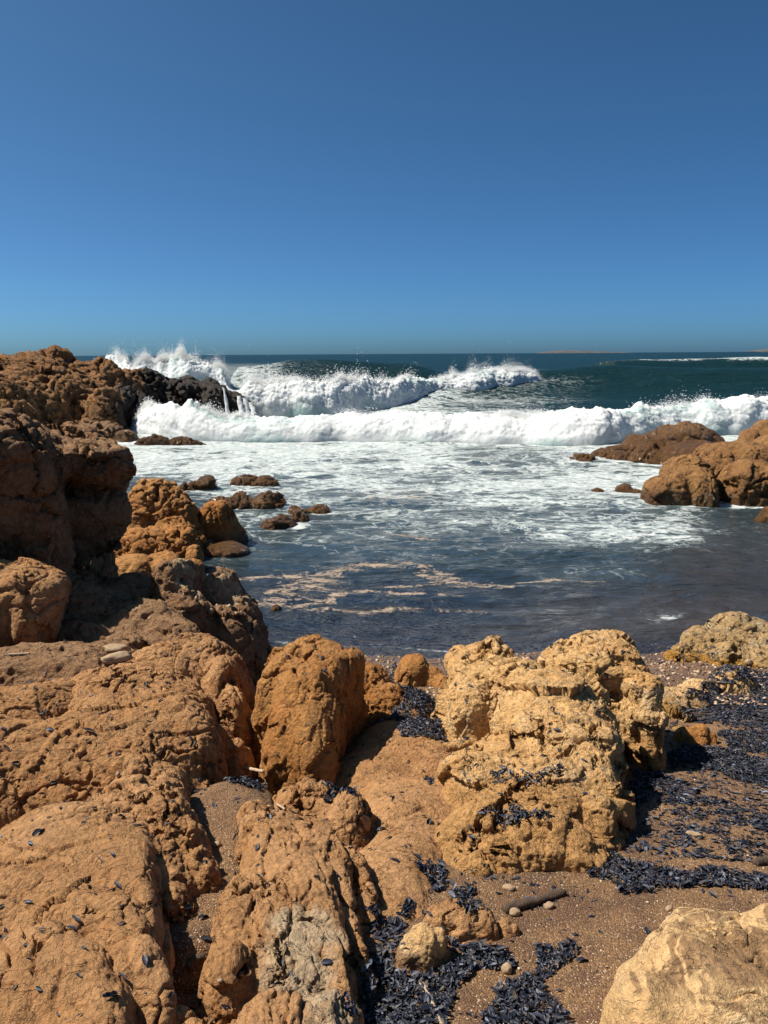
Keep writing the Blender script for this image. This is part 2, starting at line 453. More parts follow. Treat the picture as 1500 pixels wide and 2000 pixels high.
def rock(name, label, blobs, mat, vox=.02, sub=1, low=.0, style=None, cut=None, cat='rock', group=None, wetline=None, paint=None, extra=None, carve=(), seed=1, kind=None, parent=None, scat=True):
    global ROCKN
    st = dict(big=(1.6, .05), mid=(6, .02), cell=None, crack=None, pit=None, fine=(28, .006), ledge=None); st.update(style or {})
    lo = np.min([b['c'] - b['r'].max() for b in blobs], 0); hi = np.max([b['c'] + b['r'].max() for b in blobs], 0)
    zlow = low
    lo[2] = max(lo[2], zlow - .15); lo -= vox * 3; hi += vox * 3 + .05
    n = np.ceil((hi - lo) / vox).astype(int)
    ax = [lo[i] + np.arange(n[i]) * vox for i in range(3)]
    p = np.stack(np.meshgrid(*ax, indexing='ij'), -1).reshape(-1, 3).astype(np.float32)
    d = None
    for b in blobs:
        e = sdf_one(b, p)
        if d is None: d = e
        else:
            k = b['k']; h = np.clip(.5 + .5 * (d - e) / k, 0, 1)
            d = d * (1 - h) + e * h - k * h * (1 - h)
    for b in carve:
        e = -sdf_one(b, p); k = b['k']; h = np.clip(.5 - .5 * (d - e) / k, 0, 1)
        d = d * (1 - h) + e * h + k * h * (1 - h)
    g = vdb.FloatGrid(float(vox * 3))
    g.copyFromArray(d.reshape(n).astype(np.float32))
    v, f = g.convertToQuads(isovalue=0.0)
    v = v.astype(np.float64) * vox + lo; f = f.astype(np.int64)[:, ::-1]
    # drop what is buried well under the ground
    keep = (v[f][:, :, 2].max(1) > zlow - .1)
    f = f[keep]; used = np.unique(f); mp = np.zeros(len(v), np.int64); mp[used] = np.arange(len(used)); v = v[used]; f = mp[f]
    nn = vnormals(v, f)
    if np.mean(((v - v.mean(0)) * nn).sum(1)) < 0: f = f[:, ::-1]
    for _ in range(sub): v, f = subdivide(v, f)
    off = seed * 13.7
    def push(a):
        nonlocal v
        v = v + vnormals(v, f) * a[:, None]
    fr, am = st['big']
    push(am * fbm(v * fr + off, 3, seed))
    fr, am = st['mid']
    push(am * fbm(v * fr + off, 3, seed + 5, .55))
    A = st.get('aniso', np.eye(3))
    if st['ledge']:                               # strata: stepped layers along a direction
        dirv, fr, am = st['ledge']
        t = v @ np.array(dirv) * fr + .7 * fbm(v * 2.2 + off, 3, seed + 60)
        s = t - np.floor(t)
        push(am * (ss(0, .75, s) - ss(.8, 1, s)) * (0.4 + ss(-.3, .5, noise(v * 1.7, seed + 61))))
    if st['cell']:                                # pillowy knobs parted by thin furrows
        for fr, am in st['cell']:
            w = v + .35 / fr * np.stack([fbm(v * fr * .8 + off + 7 * i, 2, seed + 20 + i) for i in range(3)], -1)
            F1, F2, _ = voronoi((w @ A) * fr, seed + 9)
            msk = .35 + .65 * ss(-.35, .35, noise(v * fr * .28 + off, seed + 33))
            push(am * (np.minimum(np.sqrt(np.maximum(F2 - F1, 0)), .75) - .5) * msk)
    if st['crack']:
        fr, dep, wd = st['crack']
        w = v + .5 / fr * np.stack([fbm(v * fr * .9 + off + 5 * i, 3, seed + 40 + i) for i in range(3)], -1)
        F1, F2, _ = voronoi((w @ A) * fr, seed + 44)
        msk = ss(-.15, .35, noise(v * fr * .5 + off, seed + 47))
        push(-dep * np.exp(-((F2 - F1) / wd) ** 2) * msk)
    for fr, am in st.get('facet', ()):
        w = v + .12 / fr * np.stack([fbm(v * fr * 1.5 + off + 3 * i, 2, seed + 110 + i) for i in range(3)], -1)
        push(am * facet((w @ A) * fr + off, seed + 100))
    for fr, am in st.get('crease', ()):            # wandering wrinkle lines
        w = v @ A
        nz_ = noise(w * fr + .5 * np.stack([noise(v * fr * .6 + 9 * i, seed + 80 + i) for i in range(3)], -1) + off, seed + 90)
        msk = ss(-.3, .25, noise(v * fr * .4 + off, seed + 91))
        push(-am * ss(.13, .0, np.abs(nz_)) * msk + am * .35 * np.abs(nz_))
    if st['pit']:
        for fr, dep, prob in st['pit']:
            F1, F2, ID = voronoi(v * fr * np.array([1, 1, .8]), seed + 50)
            on = ((ID >> np.uint32(7)) & np.uint32(255)) < prob * 255
            msk = ss(-.2, .3, noise(v * 2.3 + off, seed + 53))
            push(-dep * on * ss(.42, .18, F1) * msk)
    fr, am = st['fine']
    push(am * fbm(v * fr + off, 3, seed + 70, .6))
    if extra is not None: v = extra(v)
    at = {'wet': np.zeros(len(v)), 'patch': np.zeros(len(v)), 'dark': np.zeros(len(v))}
    if wetline is not None:
        at['wet'] = ss(wetline, wetline * .35, v[:, 2] + .12 * fbm(v * 3, 2, 77)) 
    if paint: paint(v, vnormals(v, f), at)
    base = np.array([v[:, 0].mean(), v[:, 1].mean(), v[:, 2].min()])
    ROCKN += 1
    if scat: splat(v, ROCKN)
    ob = link(name, mesh_from(name, v - base, f, mat, attrs=at), base)
    if kind: tag(ob, kind=kind)
    else: tag(ob, label, cat, group)
    return ob
ROCKN = 0
BARE = set()                                     # rocks the flakes stay off
def dab(px, py, Y, r):
    c = P(px, py, Y)
    return lambda v: ss(r, r * .35, np.linalg.norm(v - c, axis=1))

PILLOW = dict(facet=[(3.0, .016), (8, .006)], big=(1.3, .035), mid=(5, .013), cell=[(9, .007), (22, .005)], crease=[(4, .016), (10, .011), (23, .007)], crack=(5, .03, .045), fine=(50, .0035))
SMOOTH = dict(facet=[(3.5, .014)], big=(1.4, .03), mid=(5, .018), cell=[(7, .007)], crease=[(6, .009), (14, .006)], crack=(4, .025, .04), fine=(45, .0035))
HOLEY = dict(facet=[(2.2, .040), (5.5, .015), (14, .006)], big=(1.6, .035), mid=(5, .010), cell=None, crease=[(5, .009), (13, .006), (32, .0045)], crack=(3.2, .05, .035), pit=[(10, .045, .14), (24, .018, .28)], fine=(44, .006), ledge=((.1, .25, 1), 5.0, .026))
ROUGH = dict(facet=[(2, .10), (5, .045)], big=(1.2, .08), mid=(4, .05), cell=[(10, .02)], crack=(3, .08, .07), fine=(22, .014))
#PART2

# ================================================================== THE ROCKS
# --- far headland: orange cliff on the left running out into a black tip
def paint_head(v, n, at):
    px, _ = project(v[:, 0], v[:, 1], v[:, 2])
    dk = ss(-11.6, -9.6, v[:, 0] + 1.2 * fbm(v * .5, 4, 91) + (v[:, 1] - 34) * .15)
    at['patch'] = dk * 1.3; at['dark'] = .5 + .5 * dk; at['wet'] = dk * .6
HEAD = rock('rocky_headland', 'rugged orange headland with a black wave-washed tip at the left horizon', [
    E(30, 697, 31, 4.4, 4, 5.0, k=.6), E(-110, 690, 31, 4, 5, 5.5, k=.6), E(112, 690, 34, 2.0, 3, 5.5, k=.5), E(190, 705, 34.5, 2.0, 2.5, 5, k=.5),
    E(160, 735, 31, 2.0, 2, 4, k=.4), E(60, 725, 29.5, 2.2, 2, 4, k=.4), E(240, 752, 31, 1.1, 1.6, 3.2, k=.3), E(205, 765, 29.5, .9, 1.2, 3, k=.3), E(-30, 735, 28, 2.6, 2.5, 4, k=.4),
    E(258, 730, 36, 1.7, 2.2, 4.2, k=.5, box=3), E(320, 748, 37, 1.7, 2.0, 3.8, k=.6, box=3, ty=6), E(378, 760, 37.5, 1.5, 2, 3.4, k=.6, box=3, ty=6), E(425, 772, 38, 1.15, 1.7, 3.0, k=.5, box=3, ty=8), E(458, 786, 38, .8, 1.4, 2.4, k=.4, box=3, ty=12), E(480, 800, 38, .35, 1.0, 1.5, k=.3)],
    CLIFF, vox=.13, sub=1, low=-.3, style=dict(big=(.35, .45), facet=[(.5, .22), (1.3, .08)], mid=(1.0, .10), crease=[(.7, .16), (1.6, .13), (3.6, .09)], crack=(.8, .30, .05), fine=(4.5, .10), aniso=np.diag([1.1, 1, .42])),
    cat='headland', paint=paint_head, scat=False, seed=2)
CAVE = rock('rock', 'low dark rock in the surf at the foot of the orange headland', [E(205, 822, 26.6, .75, .7, .9, k=.15), E(172, 818, 26.8, .5, .6, 1.0, k=.15), E(245, 840, 26.3, .42, .4, .5, k=.1), E(150, 836, 26, .6, .5, .8)],
    BROWN, vox=.05, sub=1, low=-.2, style=ROUGH, wetline=.9, scat=False, seed=3)

# --- big overhanging mass on the left
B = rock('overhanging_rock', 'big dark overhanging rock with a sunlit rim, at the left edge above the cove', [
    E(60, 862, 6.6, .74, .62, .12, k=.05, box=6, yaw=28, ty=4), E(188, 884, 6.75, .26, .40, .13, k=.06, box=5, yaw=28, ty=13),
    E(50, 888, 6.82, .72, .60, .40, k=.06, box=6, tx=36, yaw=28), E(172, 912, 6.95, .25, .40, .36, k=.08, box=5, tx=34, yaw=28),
    E(-150, 812, 5.75, .92, .42, 1.35, k=.08, box=5, tx=7, yaw=14), E(20, 838, 6.3, .35, .35, .5, k=.08, box=4, yaw=20, tx=12), E(-420, 770, 5.6, 1.2, 1.2, 1.6, k=.2, box=4),  # unseen mass farthest left added to throw shade on the slope
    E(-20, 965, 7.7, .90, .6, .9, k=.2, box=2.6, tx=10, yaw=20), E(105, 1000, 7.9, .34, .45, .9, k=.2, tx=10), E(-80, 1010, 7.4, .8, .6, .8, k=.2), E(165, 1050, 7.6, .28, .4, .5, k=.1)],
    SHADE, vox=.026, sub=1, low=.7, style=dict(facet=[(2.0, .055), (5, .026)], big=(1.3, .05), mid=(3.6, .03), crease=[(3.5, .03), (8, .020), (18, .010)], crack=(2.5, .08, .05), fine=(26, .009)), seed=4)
# --- shaded slope running down to the water with a bright crest
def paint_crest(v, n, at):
    a = dab(350, 1120, 6.05, .3)(v) + dab(455, 1150, 6.35, .32)(v) + dab(370, 1180, 5.9, .25)(v)  # sun on the crests put into the colour as paler dabs
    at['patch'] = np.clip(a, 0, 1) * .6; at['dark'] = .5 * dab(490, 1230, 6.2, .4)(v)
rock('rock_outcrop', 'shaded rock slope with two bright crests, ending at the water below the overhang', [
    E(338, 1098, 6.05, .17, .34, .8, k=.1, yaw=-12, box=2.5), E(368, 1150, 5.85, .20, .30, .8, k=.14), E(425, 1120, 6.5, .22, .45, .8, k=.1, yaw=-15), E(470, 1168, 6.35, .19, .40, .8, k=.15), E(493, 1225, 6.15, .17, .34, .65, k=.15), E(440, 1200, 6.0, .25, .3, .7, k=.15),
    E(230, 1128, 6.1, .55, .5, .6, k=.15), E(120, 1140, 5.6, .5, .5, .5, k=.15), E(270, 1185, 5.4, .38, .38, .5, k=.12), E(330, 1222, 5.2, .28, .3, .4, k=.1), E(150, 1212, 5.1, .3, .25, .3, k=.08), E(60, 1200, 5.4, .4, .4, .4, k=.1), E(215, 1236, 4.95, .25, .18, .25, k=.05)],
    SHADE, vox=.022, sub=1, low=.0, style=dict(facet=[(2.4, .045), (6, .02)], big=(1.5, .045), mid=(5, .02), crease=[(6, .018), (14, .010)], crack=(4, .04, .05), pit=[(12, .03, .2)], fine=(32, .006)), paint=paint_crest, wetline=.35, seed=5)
# --- orange boulders on the left shore
rock('boulder', 'large lumpy rust-orange boulder at the shore under the overhang tip', [
    E(290, 945, 12.0, .52, .5, 1.2, k=.15, box=2.8, ty=10), E(255, 1000, 11.5, .5, .5, 1.0, k=.2), E(345, 982, 11.8, .36, .4, .9, k=.12, box=3), E(330, 1030, 11.3, .45, .3, .5, k=.1, box=3), E(275, 1035, 11.1, .5, .35, .5, k=.1), E(378, 1028, 11.6, .2, .3, .4, k=.1)],
    RUST, vox=.035, sub=1, low=-.15, style=dict(facet=[(1.8, .07), (4.5, .035)], big=(1.2, .07), mid=(3, .04),  crease=[(4, .05), (9, .028), (20, .012)], crack=(2.5, .07, .06), fine=(20, .012)), wetline=.12, scat=False, seed=6)
rock('boulder', 'rounded brown boulder with vertical clefts standing in the water beside the rust-orange boulder', [E(422, 982, 12.1, .30, .3, .9, k=.06, box=3), E(400, 1000, 12.0, .2, .25, .8, k=.05, box=3), E(452, 1008, 12.2, .2, .25, .65, k=.08), E(468, 1028, 12.3, .12, .2, .3, k=.05)],
    RUST, vox=.028, sub=1, low=-.15, style=dict(big=(1.4, .06), mid=(3, .04), cell=[(4, .045)], crease=[(4, .05), (9, .028), (20, .012)], crack=(3, .06, .06), fine=(20, .01), aniso=np.diag([1.3, 1.3, .5])), wetline=.3, scat=False, seed=8)
rock('rock', 'flat wet brown rock at the foot of the rounded brown boulder', [E(440, 1060, 11.5, .36, .3, .16, k=.05), E(400, 1052, 11.6, .2, .25, .25)],
    BROWN, vox=.03, sub=1, low=-.15, style=ROUGH if False else dict(big=(1.2, .05), mid=(4, .04), cell=[(5, .03)], fine=(20, .008)), wetline=.8, scat=False, seed=9)
rock('rock', 'low orange ledge between the rust-orange boulder and the bright crest', [E(310, 1078, 9.8, .40, .35, .4, k=.1), E(375, 1095, 9.4, .18, .3, .3, k=.1), E(260, 1085, 9.6, .4, .4, .4), E(380, 1065, 10.6, .12, .2, .2)],
    RUST, vox=.03, sub=1, low=-.15, style=dict(big=(1.3, .07), mid=(3, .05), cell=[(4, .05), (10, .02)], fine=(20, .01)), wetline=.22, scat=False, seed=10)
# --- wet rocks awash
for lab, bl, sd_ in (
    ('long dark wet rock lying in the surf, largest of the rocks awash', [E(522, 961, 15.3, .36, .35, .5, k=.1), E(470, 965, 15.3, .34, .3, .4, k=.1), E(430, 974, 15.2, .33, .3, .2, k=.1)], 11),
    ('low brown rock awash between the long dark rock and the rounded brown boulder', [E(578, 1002, 13.9, .26, .25, .25, k=.05), E(552, 1008, 13.5, .24, .25, .25, k=.05), E(535, 1018, 13.25, .2, .2, .2)], 12),
    ('thin black rock awash just right of the long dark rock', [E(622, 985, 14.7, .32, .25, .2, k=.05), E(590, 989, 14.65, .26, .2, .15)], 13),
    ('small olive rock farther out in the foam beyond the long dark rock', [E(482, 927, 18.0, .36, .3, .3, k=.05), E(515, 935, 17.9, .32, .25, .2)], 14),
    ('small brown rock in the foam left of the small olive rock', [E(402, 934, 17.5, .28, .3, .3, k=.05), E(378, 943, 17.4, .28, .25, .2)], 15),
    ('tiny rock tip in the foam beside the rust-orange boulder', [E(340, 953, 16.85, .2, .2, .15)], 16),
    ('sliver of dark rock showing in the white water nearest the front breaker', [E(350, 857, 25.8, .9, .4, .3, k=.05), E(300, 852, 25.6, .6, .3, .3)], 17),
    ('small black rock poking through the floating tan scum', [E(542, 1181, 8.78, .06, .07, .1, k=.03), E(535, 1184, 8.76, .05, .06, .08)], 18)):
    rock('rock', lab, bl, BROWN, vox=.03 if sd_ != 18 else .012, sub=1, low=-.12, style=dict(facet=[(2, .07), (5, .03)], big=(1.6, .04), mid=(4.5, .03), crease=[(5, .03), (12, .02)], fine=(20, .014)) if sd_ != 18 else SMOOTH, wetline=1.2, group='rocks awash in the cove', scat=False, seed=sd_)
# --- right-hand rocks in the water
rock('rock_outcrop', 'big brown rock split by a crack, at the right edge in the surf', [
    E(1355, 893, 15.9, .50, .7, .9, k=.15, box=3, ty=-14), E(1315, 930, 15.5, .5, .5, .7, k=.12, box=3, ty=-18), E(1370, 922, 15.3, .30, .45, .8, k=.06, box=3), E(1475, 903, 15.5, .62, .6, 1.0, k=.04, box=3), E(1560, 890, 15.6, .8, .8, 1.0, k=.1), E(1440, 866, 17.2, .9, .8, .9, k=.15, box=3), E(1530, 850, 18, 1.0, 1.0, 1.1, k=.15), E(1387, 945, 15.0, .10, .2, .5, k=.05)],
    BROWN, vox=.045, sub=1, low=-.15, style=dict(facet=[(1.0, .06), (2.6, .02)], big=(.8, .06), mid=(2.2, .03), crease=[(2.4, .03), (5.5, .025), (13, .014)], crack=(1.6, .09, .05), fine=(14, .012), aniso=np.array([[1, 0, .5], [0, 1, 0], [-.3, 0, .8]])), wetline=.35, scat=False, seed=21)
rock('rock_outcrop', 'dark low rock slab sloping out into the breakers at the right', [
    E(1335, 832, 22.5, 1.0, 1.0, 1.3, k=.3, box=3, ty=-4), E(1262, 852, 22.3, .9, .8, .9, k=.3, ty=-12), E(1395, 845, 22.3, .5, .7, 1.1, k=.2), E(1200, 874, 21.9, .8, .6, .7, k=.3, ty=-10), E(1135, 890, 21.4, .7, .4, .4, k=.2), E(1240, 850, 23.5, .4, .4, .4, k=.1), E(1300, 875, 21.3, 1.0, .6, .7, k=.2, box=3), E(1365, 868, 20.5, .8, .8, .7, k=.2, box=3)],
    BROWN, vox=.06, sub=1, low=-.2, style=dict(facet=[(.9, .09), (2.4, .035)], big=(.7, .07), mid=(1.8, .04), crease=[(1.8, .05), (4, .035), (10, .02)], crack=(1.5, .1, .06), fine=(11, .016)), wetline=1.6, scat=False, seed=22)
rock('rock', 'brown rock peak behind the split rock at the right edge', [E(1500, 822, 20, .65, .7, 1.2, k=.1), E(1465, 842, 19.6, .4, .5, .8, k=.1), E(1570, 815, 20.5, .8, .9, 1.2)],
    BROWN, vox=.06, sub=1, low=-.2, style=dict(big=(.7, .12), mid=(1.8, .09), cell=[(2, .07), (5, .03)], fine=(11, .014)), wetline=.4, scat=False, seed=23)
rock('rock', 'small brown rock by the water at the right edge below the split rock', [E(1505, 990, 13.75, .22, .3, .4, k=.05), E(1487, 1006, 13.6, .13, .15, .2)],
    BROWN, vox=.03, sub=1, low=-.15, style=dict(big=(1.2, .06), mid=(4, .04), cell=[(5, .03)], fine=(20, .008)), wetline=.4, scat=False, seed=24)
rock('rock', 'little black rock with water pouring off it in front of the split rock', [E(1220, 943, 16.8, .26, .25, .3, k=.05), E(1168, 953, 16.7, .2, .2, .15), E(1240, 953, 16.7, .2, .2, .2)],
    BROWN, vox=.03, sub=1, low=-.15, style=dict(big=(1.2, .05), mid=(4, .04), cell=[(5, .03)], fine=(20, .008)), wetline=1.5, scat=False, seed=25)

# --- left foreground: one big tan outcrop of domes, the boulder on it, and its ridges
rock('boulder', 'angular tan boulder at the left edge, resting below the overhang', [
    E(15, 1110, 5.0, .22, .26, .6, k=.04, box=5, ty=20, yaw=12), E(-60, 1100, 5.0, .25, .3, .6, k=.08, box=4), E(62, 1165, 4.92, .09, .22, .45, k=.03, box=4, yaw=12)],
    ORANGE, vox=.014, sub=1, low=.95, style=dict(facet=[(3.5, .022), (8, .010)], big=(2.2, .025), mid=(6, .012), cell=None, crease=[(5, .016), (12, .010)], fine=(35, .005)), seed=26)
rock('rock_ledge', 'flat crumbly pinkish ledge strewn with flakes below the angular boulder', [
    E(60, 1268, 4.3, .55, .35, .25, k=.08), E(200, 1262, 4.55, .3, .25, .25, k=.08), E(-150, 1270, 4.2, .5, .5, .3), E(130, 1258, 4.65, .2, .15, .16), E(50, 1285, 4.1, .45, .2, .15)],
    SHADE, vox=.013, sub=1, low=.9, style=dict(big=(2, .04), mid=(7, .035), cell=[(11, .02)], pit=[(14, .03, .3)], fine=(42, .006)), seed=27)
rock('rock_outcrop', 'orange dome with a steep cracked right face behind the wide tan dome', [
    E(370, 1252, 4.45, .36, .42, .55, k=.08, box=2.4), E(300, 1275, 4.25, .34, .36, .5, k=.08), E(430, 1290, 4.2, .15, .3, .5, k=.05), E(450, 1350, 4.0, .12, .2, .42, k=.05), E(425, 1420, 3.75, .12, .18, .35, k=.05), E(462, 1450, 3.72, .07, .12, .24, k=.04)],
    ORANGE, vox=.012, sub=1, low=.6, style=dict(PILLOW, aniso=np.diag([1.3, 1, .55])), seed=28)
MAIN = rock('rock_outcrop', 'wide wrinkled tan dome dusted with dark flakes, left middle of the foreground', [
    E(230, 1318, 3.85, .55, .55, .5, k=.1), E(330, 1385, 3.5, .25, .42, .5, k=.08, yaw=8, box=2.6), E(150, 1420, 3.25, .6, .5, .5, k=.12), E(260, 1450, 3.2, .32, .3, .45, k=.1), E(-120, 1430, 3.1, .6, .6, .5, k=.1),
    E(385, 1450, 3.35, .11, .24, .45, k=.04, box=2.6), E(350, 1520, 3.12, .11, .15, .36, k=.03), E(405, 1525, 3.15, .05, .1, .25, k=.03)],
    ORANGE, vox=.0115, sub=1, low=.65, style=dict(PILLOW, cell=[(8, .016), (20, .008)]), seed=29)
rock('rock_outcrop', 'small tan lobe left of the wide dome, split off by a furrow', [E(50, 1345, 3.6, .32, .26, .3, k=.06, yaw=25), E(-90, 1350, 3.5, .4, .35, .35, k=.06), E(110, 1330, 3.8, .14, .14, .16, k=.04)],
    ORANGE, vox=.0115, sub=1, low=.9, style=PILLOW, seed=30)
rock('rock_outcrop', 'pointed tan ridge running down to the gravel gully in front of the wide dome', [
    E(262, 1482, 2.88, .07, .16, .32, k=.05, tx=-5), E(305, 1545, 2.70, .14, .40, .46, k=.06, yaw=14, tx=-5, box=2.6), E(335, 1610, 2.53, .13, .28, .46, k=.05, yaw=16, box=2.6), E(225, 1560, 2.62, .26, .34, .42, k=.08), E(368, 1625, 2.5, .09, .14, .38, k=.04), E(390, 1665, 2.40, .07, .12, .34, k=.03), E(403, 1697, 2.34, .045, .07, .26, k=.02), E(345, 1740, 2.2, .085, .10, .26, k=.02), E(305, 1690, 2.3, .14, .2, .42, k=.04), E(330, 1715, 2.26, .10, .14, .32, k=.03)],
    ORANGE, vox=.0095, sub=1, low=.75, style=dict(PILLOW, cell=[(11, .022), (28, .010)]), seed=31)
rock('rock_outcrop', 'smooth tan dome with a sharp dark right edge beside the gully', [
    E(180, 1645, 2.32, .28, .42, .46, k=.06, yaw=14, tx=-4, box=2.8), E(248, 1725, 2.10, .10, .40, .52, k=.03, yaw=18, tx=-4, box=3.2), E(80, 1620, 2.4, .34, .38, .42, k=.1), E(292, 1800, 1.94, .045, .24, .5, k=.02, yaw=18, box=3.2)],
    ORANGE, vox=.0085, sub=1, low=.85, style=dict(SMOOTH, cell=[(9, .008)], crack=(9, .014, .05)), seed=32)
rock('rock_outcrop', 'broad tan hump with deep creases below the smooth dome', [
    E(180, 1790, 1.92, .20, .26, .42, k=.05, yaw=12, box=2.6), E(252, 1850, 1.78, .085, .28, .5, k=.03, yaw=20, tx=-4, box=3.2), E(30, 1715, 2.08, .40, .32, .38, k=.1), E(305, 1915, 1.67, .05, .20, .46, k=.025, yaw=18, box=3.2), E(225, 1930, 1.63, .13, .16, .36, k=.04)],
    ORANGE, vox=.0075, sub=1, low=.95, style=dict(SMOOTH, cell=[(9, .014), (24, .007)], crack=(7, .02, .05)), seed=33)
rock('rock_outcrop', 'grooved tan rock filling the bottom left corner', [
    E(60, 1855, 1.73, .18, .22, .35, k=.06, yaw=18, box=2.6), E(150, 1905, 1.62, .12, .24, .4, k=.04, yaw=22, box=2.6), E(20, 1945, 1.55, .2, .25, .35, k=.06), E(215, 1975, 1.5, .07, .18, .35, k=.03, yaw=20, box=3), E(-150, 1930, 1.6, .3, .3, .4), E(100, 2060, 1.35, .25, .2, .35)],
    ORANGE, vox=.0075, sub=1, low=1.0, style=dict(big=(2, .03), mid=(6, .02), cell=[(12, .022), (30, .007)], crack=(8, .02, .06), fine=(50, .003), aniso=rotm(22) @ np.diag([1.3, .45, .8])), seed=34)
# --- gravel gully
GR = rock('gravel_gully', None, [E(435, 1560, 2.98, .20, .30, .10, k=.1, tx=-14, box=3), E(425, 1655, 2.62, .16, .36, .10, k=.1, tx=-14, box=3), E(400, 1765, 2.27, .13, .3, .09, k=.08, tx=-16, box=3), E(370, 1850, 2.06, .09, .14, .09, k=.05, tx=-16)],
    SAND, vox=.012, sub=1, low=.8, style=dict(big=(3, .02), mid=(9, .01), fine=(40, .004)), kind='structure', seed=35)
# --- central knobbly ridge
def paint_mid(v, n, at):
    at['patch'] = .62 * np.clip(dab(585, 1830, 1.92, .22)(v) + dab(640, 1560, 2.95, .14)(v) * .7 + dab(560, 1900, 1.75, .2)(v) + dab(650, 1980, 1.55, .14)(v), 0, 1)
    at['dark'] = .3 * at['patch']
rock('rock_outcrop', 'knobbly orange ridge with a pale bare patch, running down the bottom centre', [
    E(600, 1530, 3.1, .24, .2, .35, k=.06), E(680, 1555, 2.95, .15, .24, .42, k=.05), E(495, 1590, 2.78, .10, .2, .32, k=.05),
    E(520, 1640, 2.52, .13, .46, .42, yaw=8, tx=-11, k=.05, box=2.6), E(588, 1655, 2.48, .11, .50, .44, yaw=10, tx=-11, k=.035, box=2.6), E(650, 1665, 2.48, .08, .5, .44, yaw=12, tx=-11, k=.03, box=2.6), E(702, 1690, 2.46, .065, .4, .38, yaw=14, tx=-11, k=.03),
    E(465, 1770, 2.09, .11, .34, .40, yaw=8, tx=-11, k=.04), E(560, 1820, 1.96, .16, .40, .44, yaw=8, tx=-11, k=.05, box=2.6), E(648, 1830, 1.97, .075, .42, .44, yaw=14, tx=-11, k=.03, box=2.6), E(705, 1840, 2.02, .05, .3, .38, yaw=14, tx=-11, k=.025),
    E(440, 1875, 1.81, .10, .2, .38, k=.04, yaw=6), E(540, 1965, 1.56, .2, .22, .38, k=.05), E(640, 1985, 1.54, .10, .22, .38, k=.04), E(470, 2045, 1.4, .15, .15, .32, k=.05), E(600, 2080, 1.35, .16, .15, .3)],
    ORANGE, vox=.0085, sub=1, low=.8, style=dict(PILLOW, mid=(7, .014), cell=[(12, .008), (28, .005)], crease=[(6, .018), (14, .011), (34, .005)], crack=(6, .035, .05), aniso=rotm(12) @ np.diag([1.3, .5, .9])), paint=paint_mid, seed=36)
rock('rock', 'small tan stone wedged at the bottom edge below the dark hole', [E(345, 1972, 1.62, .05, .06, .12, k=.02), E(300, 1990, 1.58, .05, .05, .1, k=.02), E(380, 2010, 1.52, .06, .06, .1)],
    ORANGE, vox=.006, sub=1, low=1.1, style=dict(PILLOW, big=(4, .015), mid=(12, .01), cell=[(24, .010)], crack=None), seed=37)
# --- mid-left boulder and slope
rock('boulder', 'wedge-shaped orange boulder casting a black shadow to its right, centre of the foreground', [
    E(598, 1272, 4.12, .235, .36, .62, k=.05, yaw=-24, box=4.5, ty=7), E(555, 1272, 4.3, .15, .25, .5, k=.08, box=3), E(585, 1372, 3.76, .19, .22, .5, k=.08, yaw=-24, box=4, ty=5), E(612, 1440, 3.55, .13, .12, .36, k=.05, yaw=-20, box=3), E(545, 1440, 3.58, .10, .12, .3, k=.05)],
    RUST, vox=.0125, sub=1, low=.6, style=dict(facet=[(3.0, .022), (7.5, .012)], big=(1.5, .03), mid=(5, .018), crease=[(6, .008), (14, .007), (32, .004)], crack=(3.5, .04, .04), fine=(45, .004), aniso=rotm(0, 0, 25) @ np.diag([1.2, 1, .6])), seed=38,
    paint=lambda v, n, at: at.__setitem__('patch', .8 * np.clip(dab(630, 1340, 3.98, .08)(v) + dab(690, 1400, 3.75, .1)(v), 0, 1)))
BOULI = ROCKN
rock('rock', 'low crumbling red rock behind the wedge-shaped orange boulder', [E(720, 1304, 4.7, .17, .25, .32, k=.06), E(755, 1345, 4.5, .16, .2, .27, k=.06), E(690, 1290, 5.0, .15, .2, .2)],
    RUST, vox=.013, sub=1, low=.4, style=dict(PILLOW, cell=[(10, .035), (24, .012)]), seed=39)
REDI = ROCKN
SLOPE = rock('bedrock_slope', 'smooth orange bedrock slope dipping between the wedge-shaped boulder and the pale rock', [
    E(700, 1500, 3.58, .34, .5, .45, k=.1, ty=22), E(755, 1600, 2.98, .26, .6, .40, k=.15, ty=20), E(790, 1690, 2.62, .22, .32, .2, k=.15, ty=14), E(760, 1430, 4.05, .30, .4, .35, k=.12, ty=14), E(800, 1360, 4.5, .22, .3, .25, k=.1), E(725, 1730, 2.42, .2, .4, .3, k=.1, ty=20), E(860, 1560, 3.25, .22, .35, .25, k=.15), E(870, 1650, 2.9, .18, .25, .20, k=.1), E(780, 1780, 2.36, .14, .2, .2, k=.1, ty=14), E(840, 1430, 3.9, .25, .3, .2, k=.1)],
    ORANGE, vox=.0115, sub=1, low=.5, style=dict(big=(1.6, .025), mid=(6, .018), cell=[(9, .010)], crack=(5, .015, .05), fine=(40, .005)), cat='bedrock', seed=40)
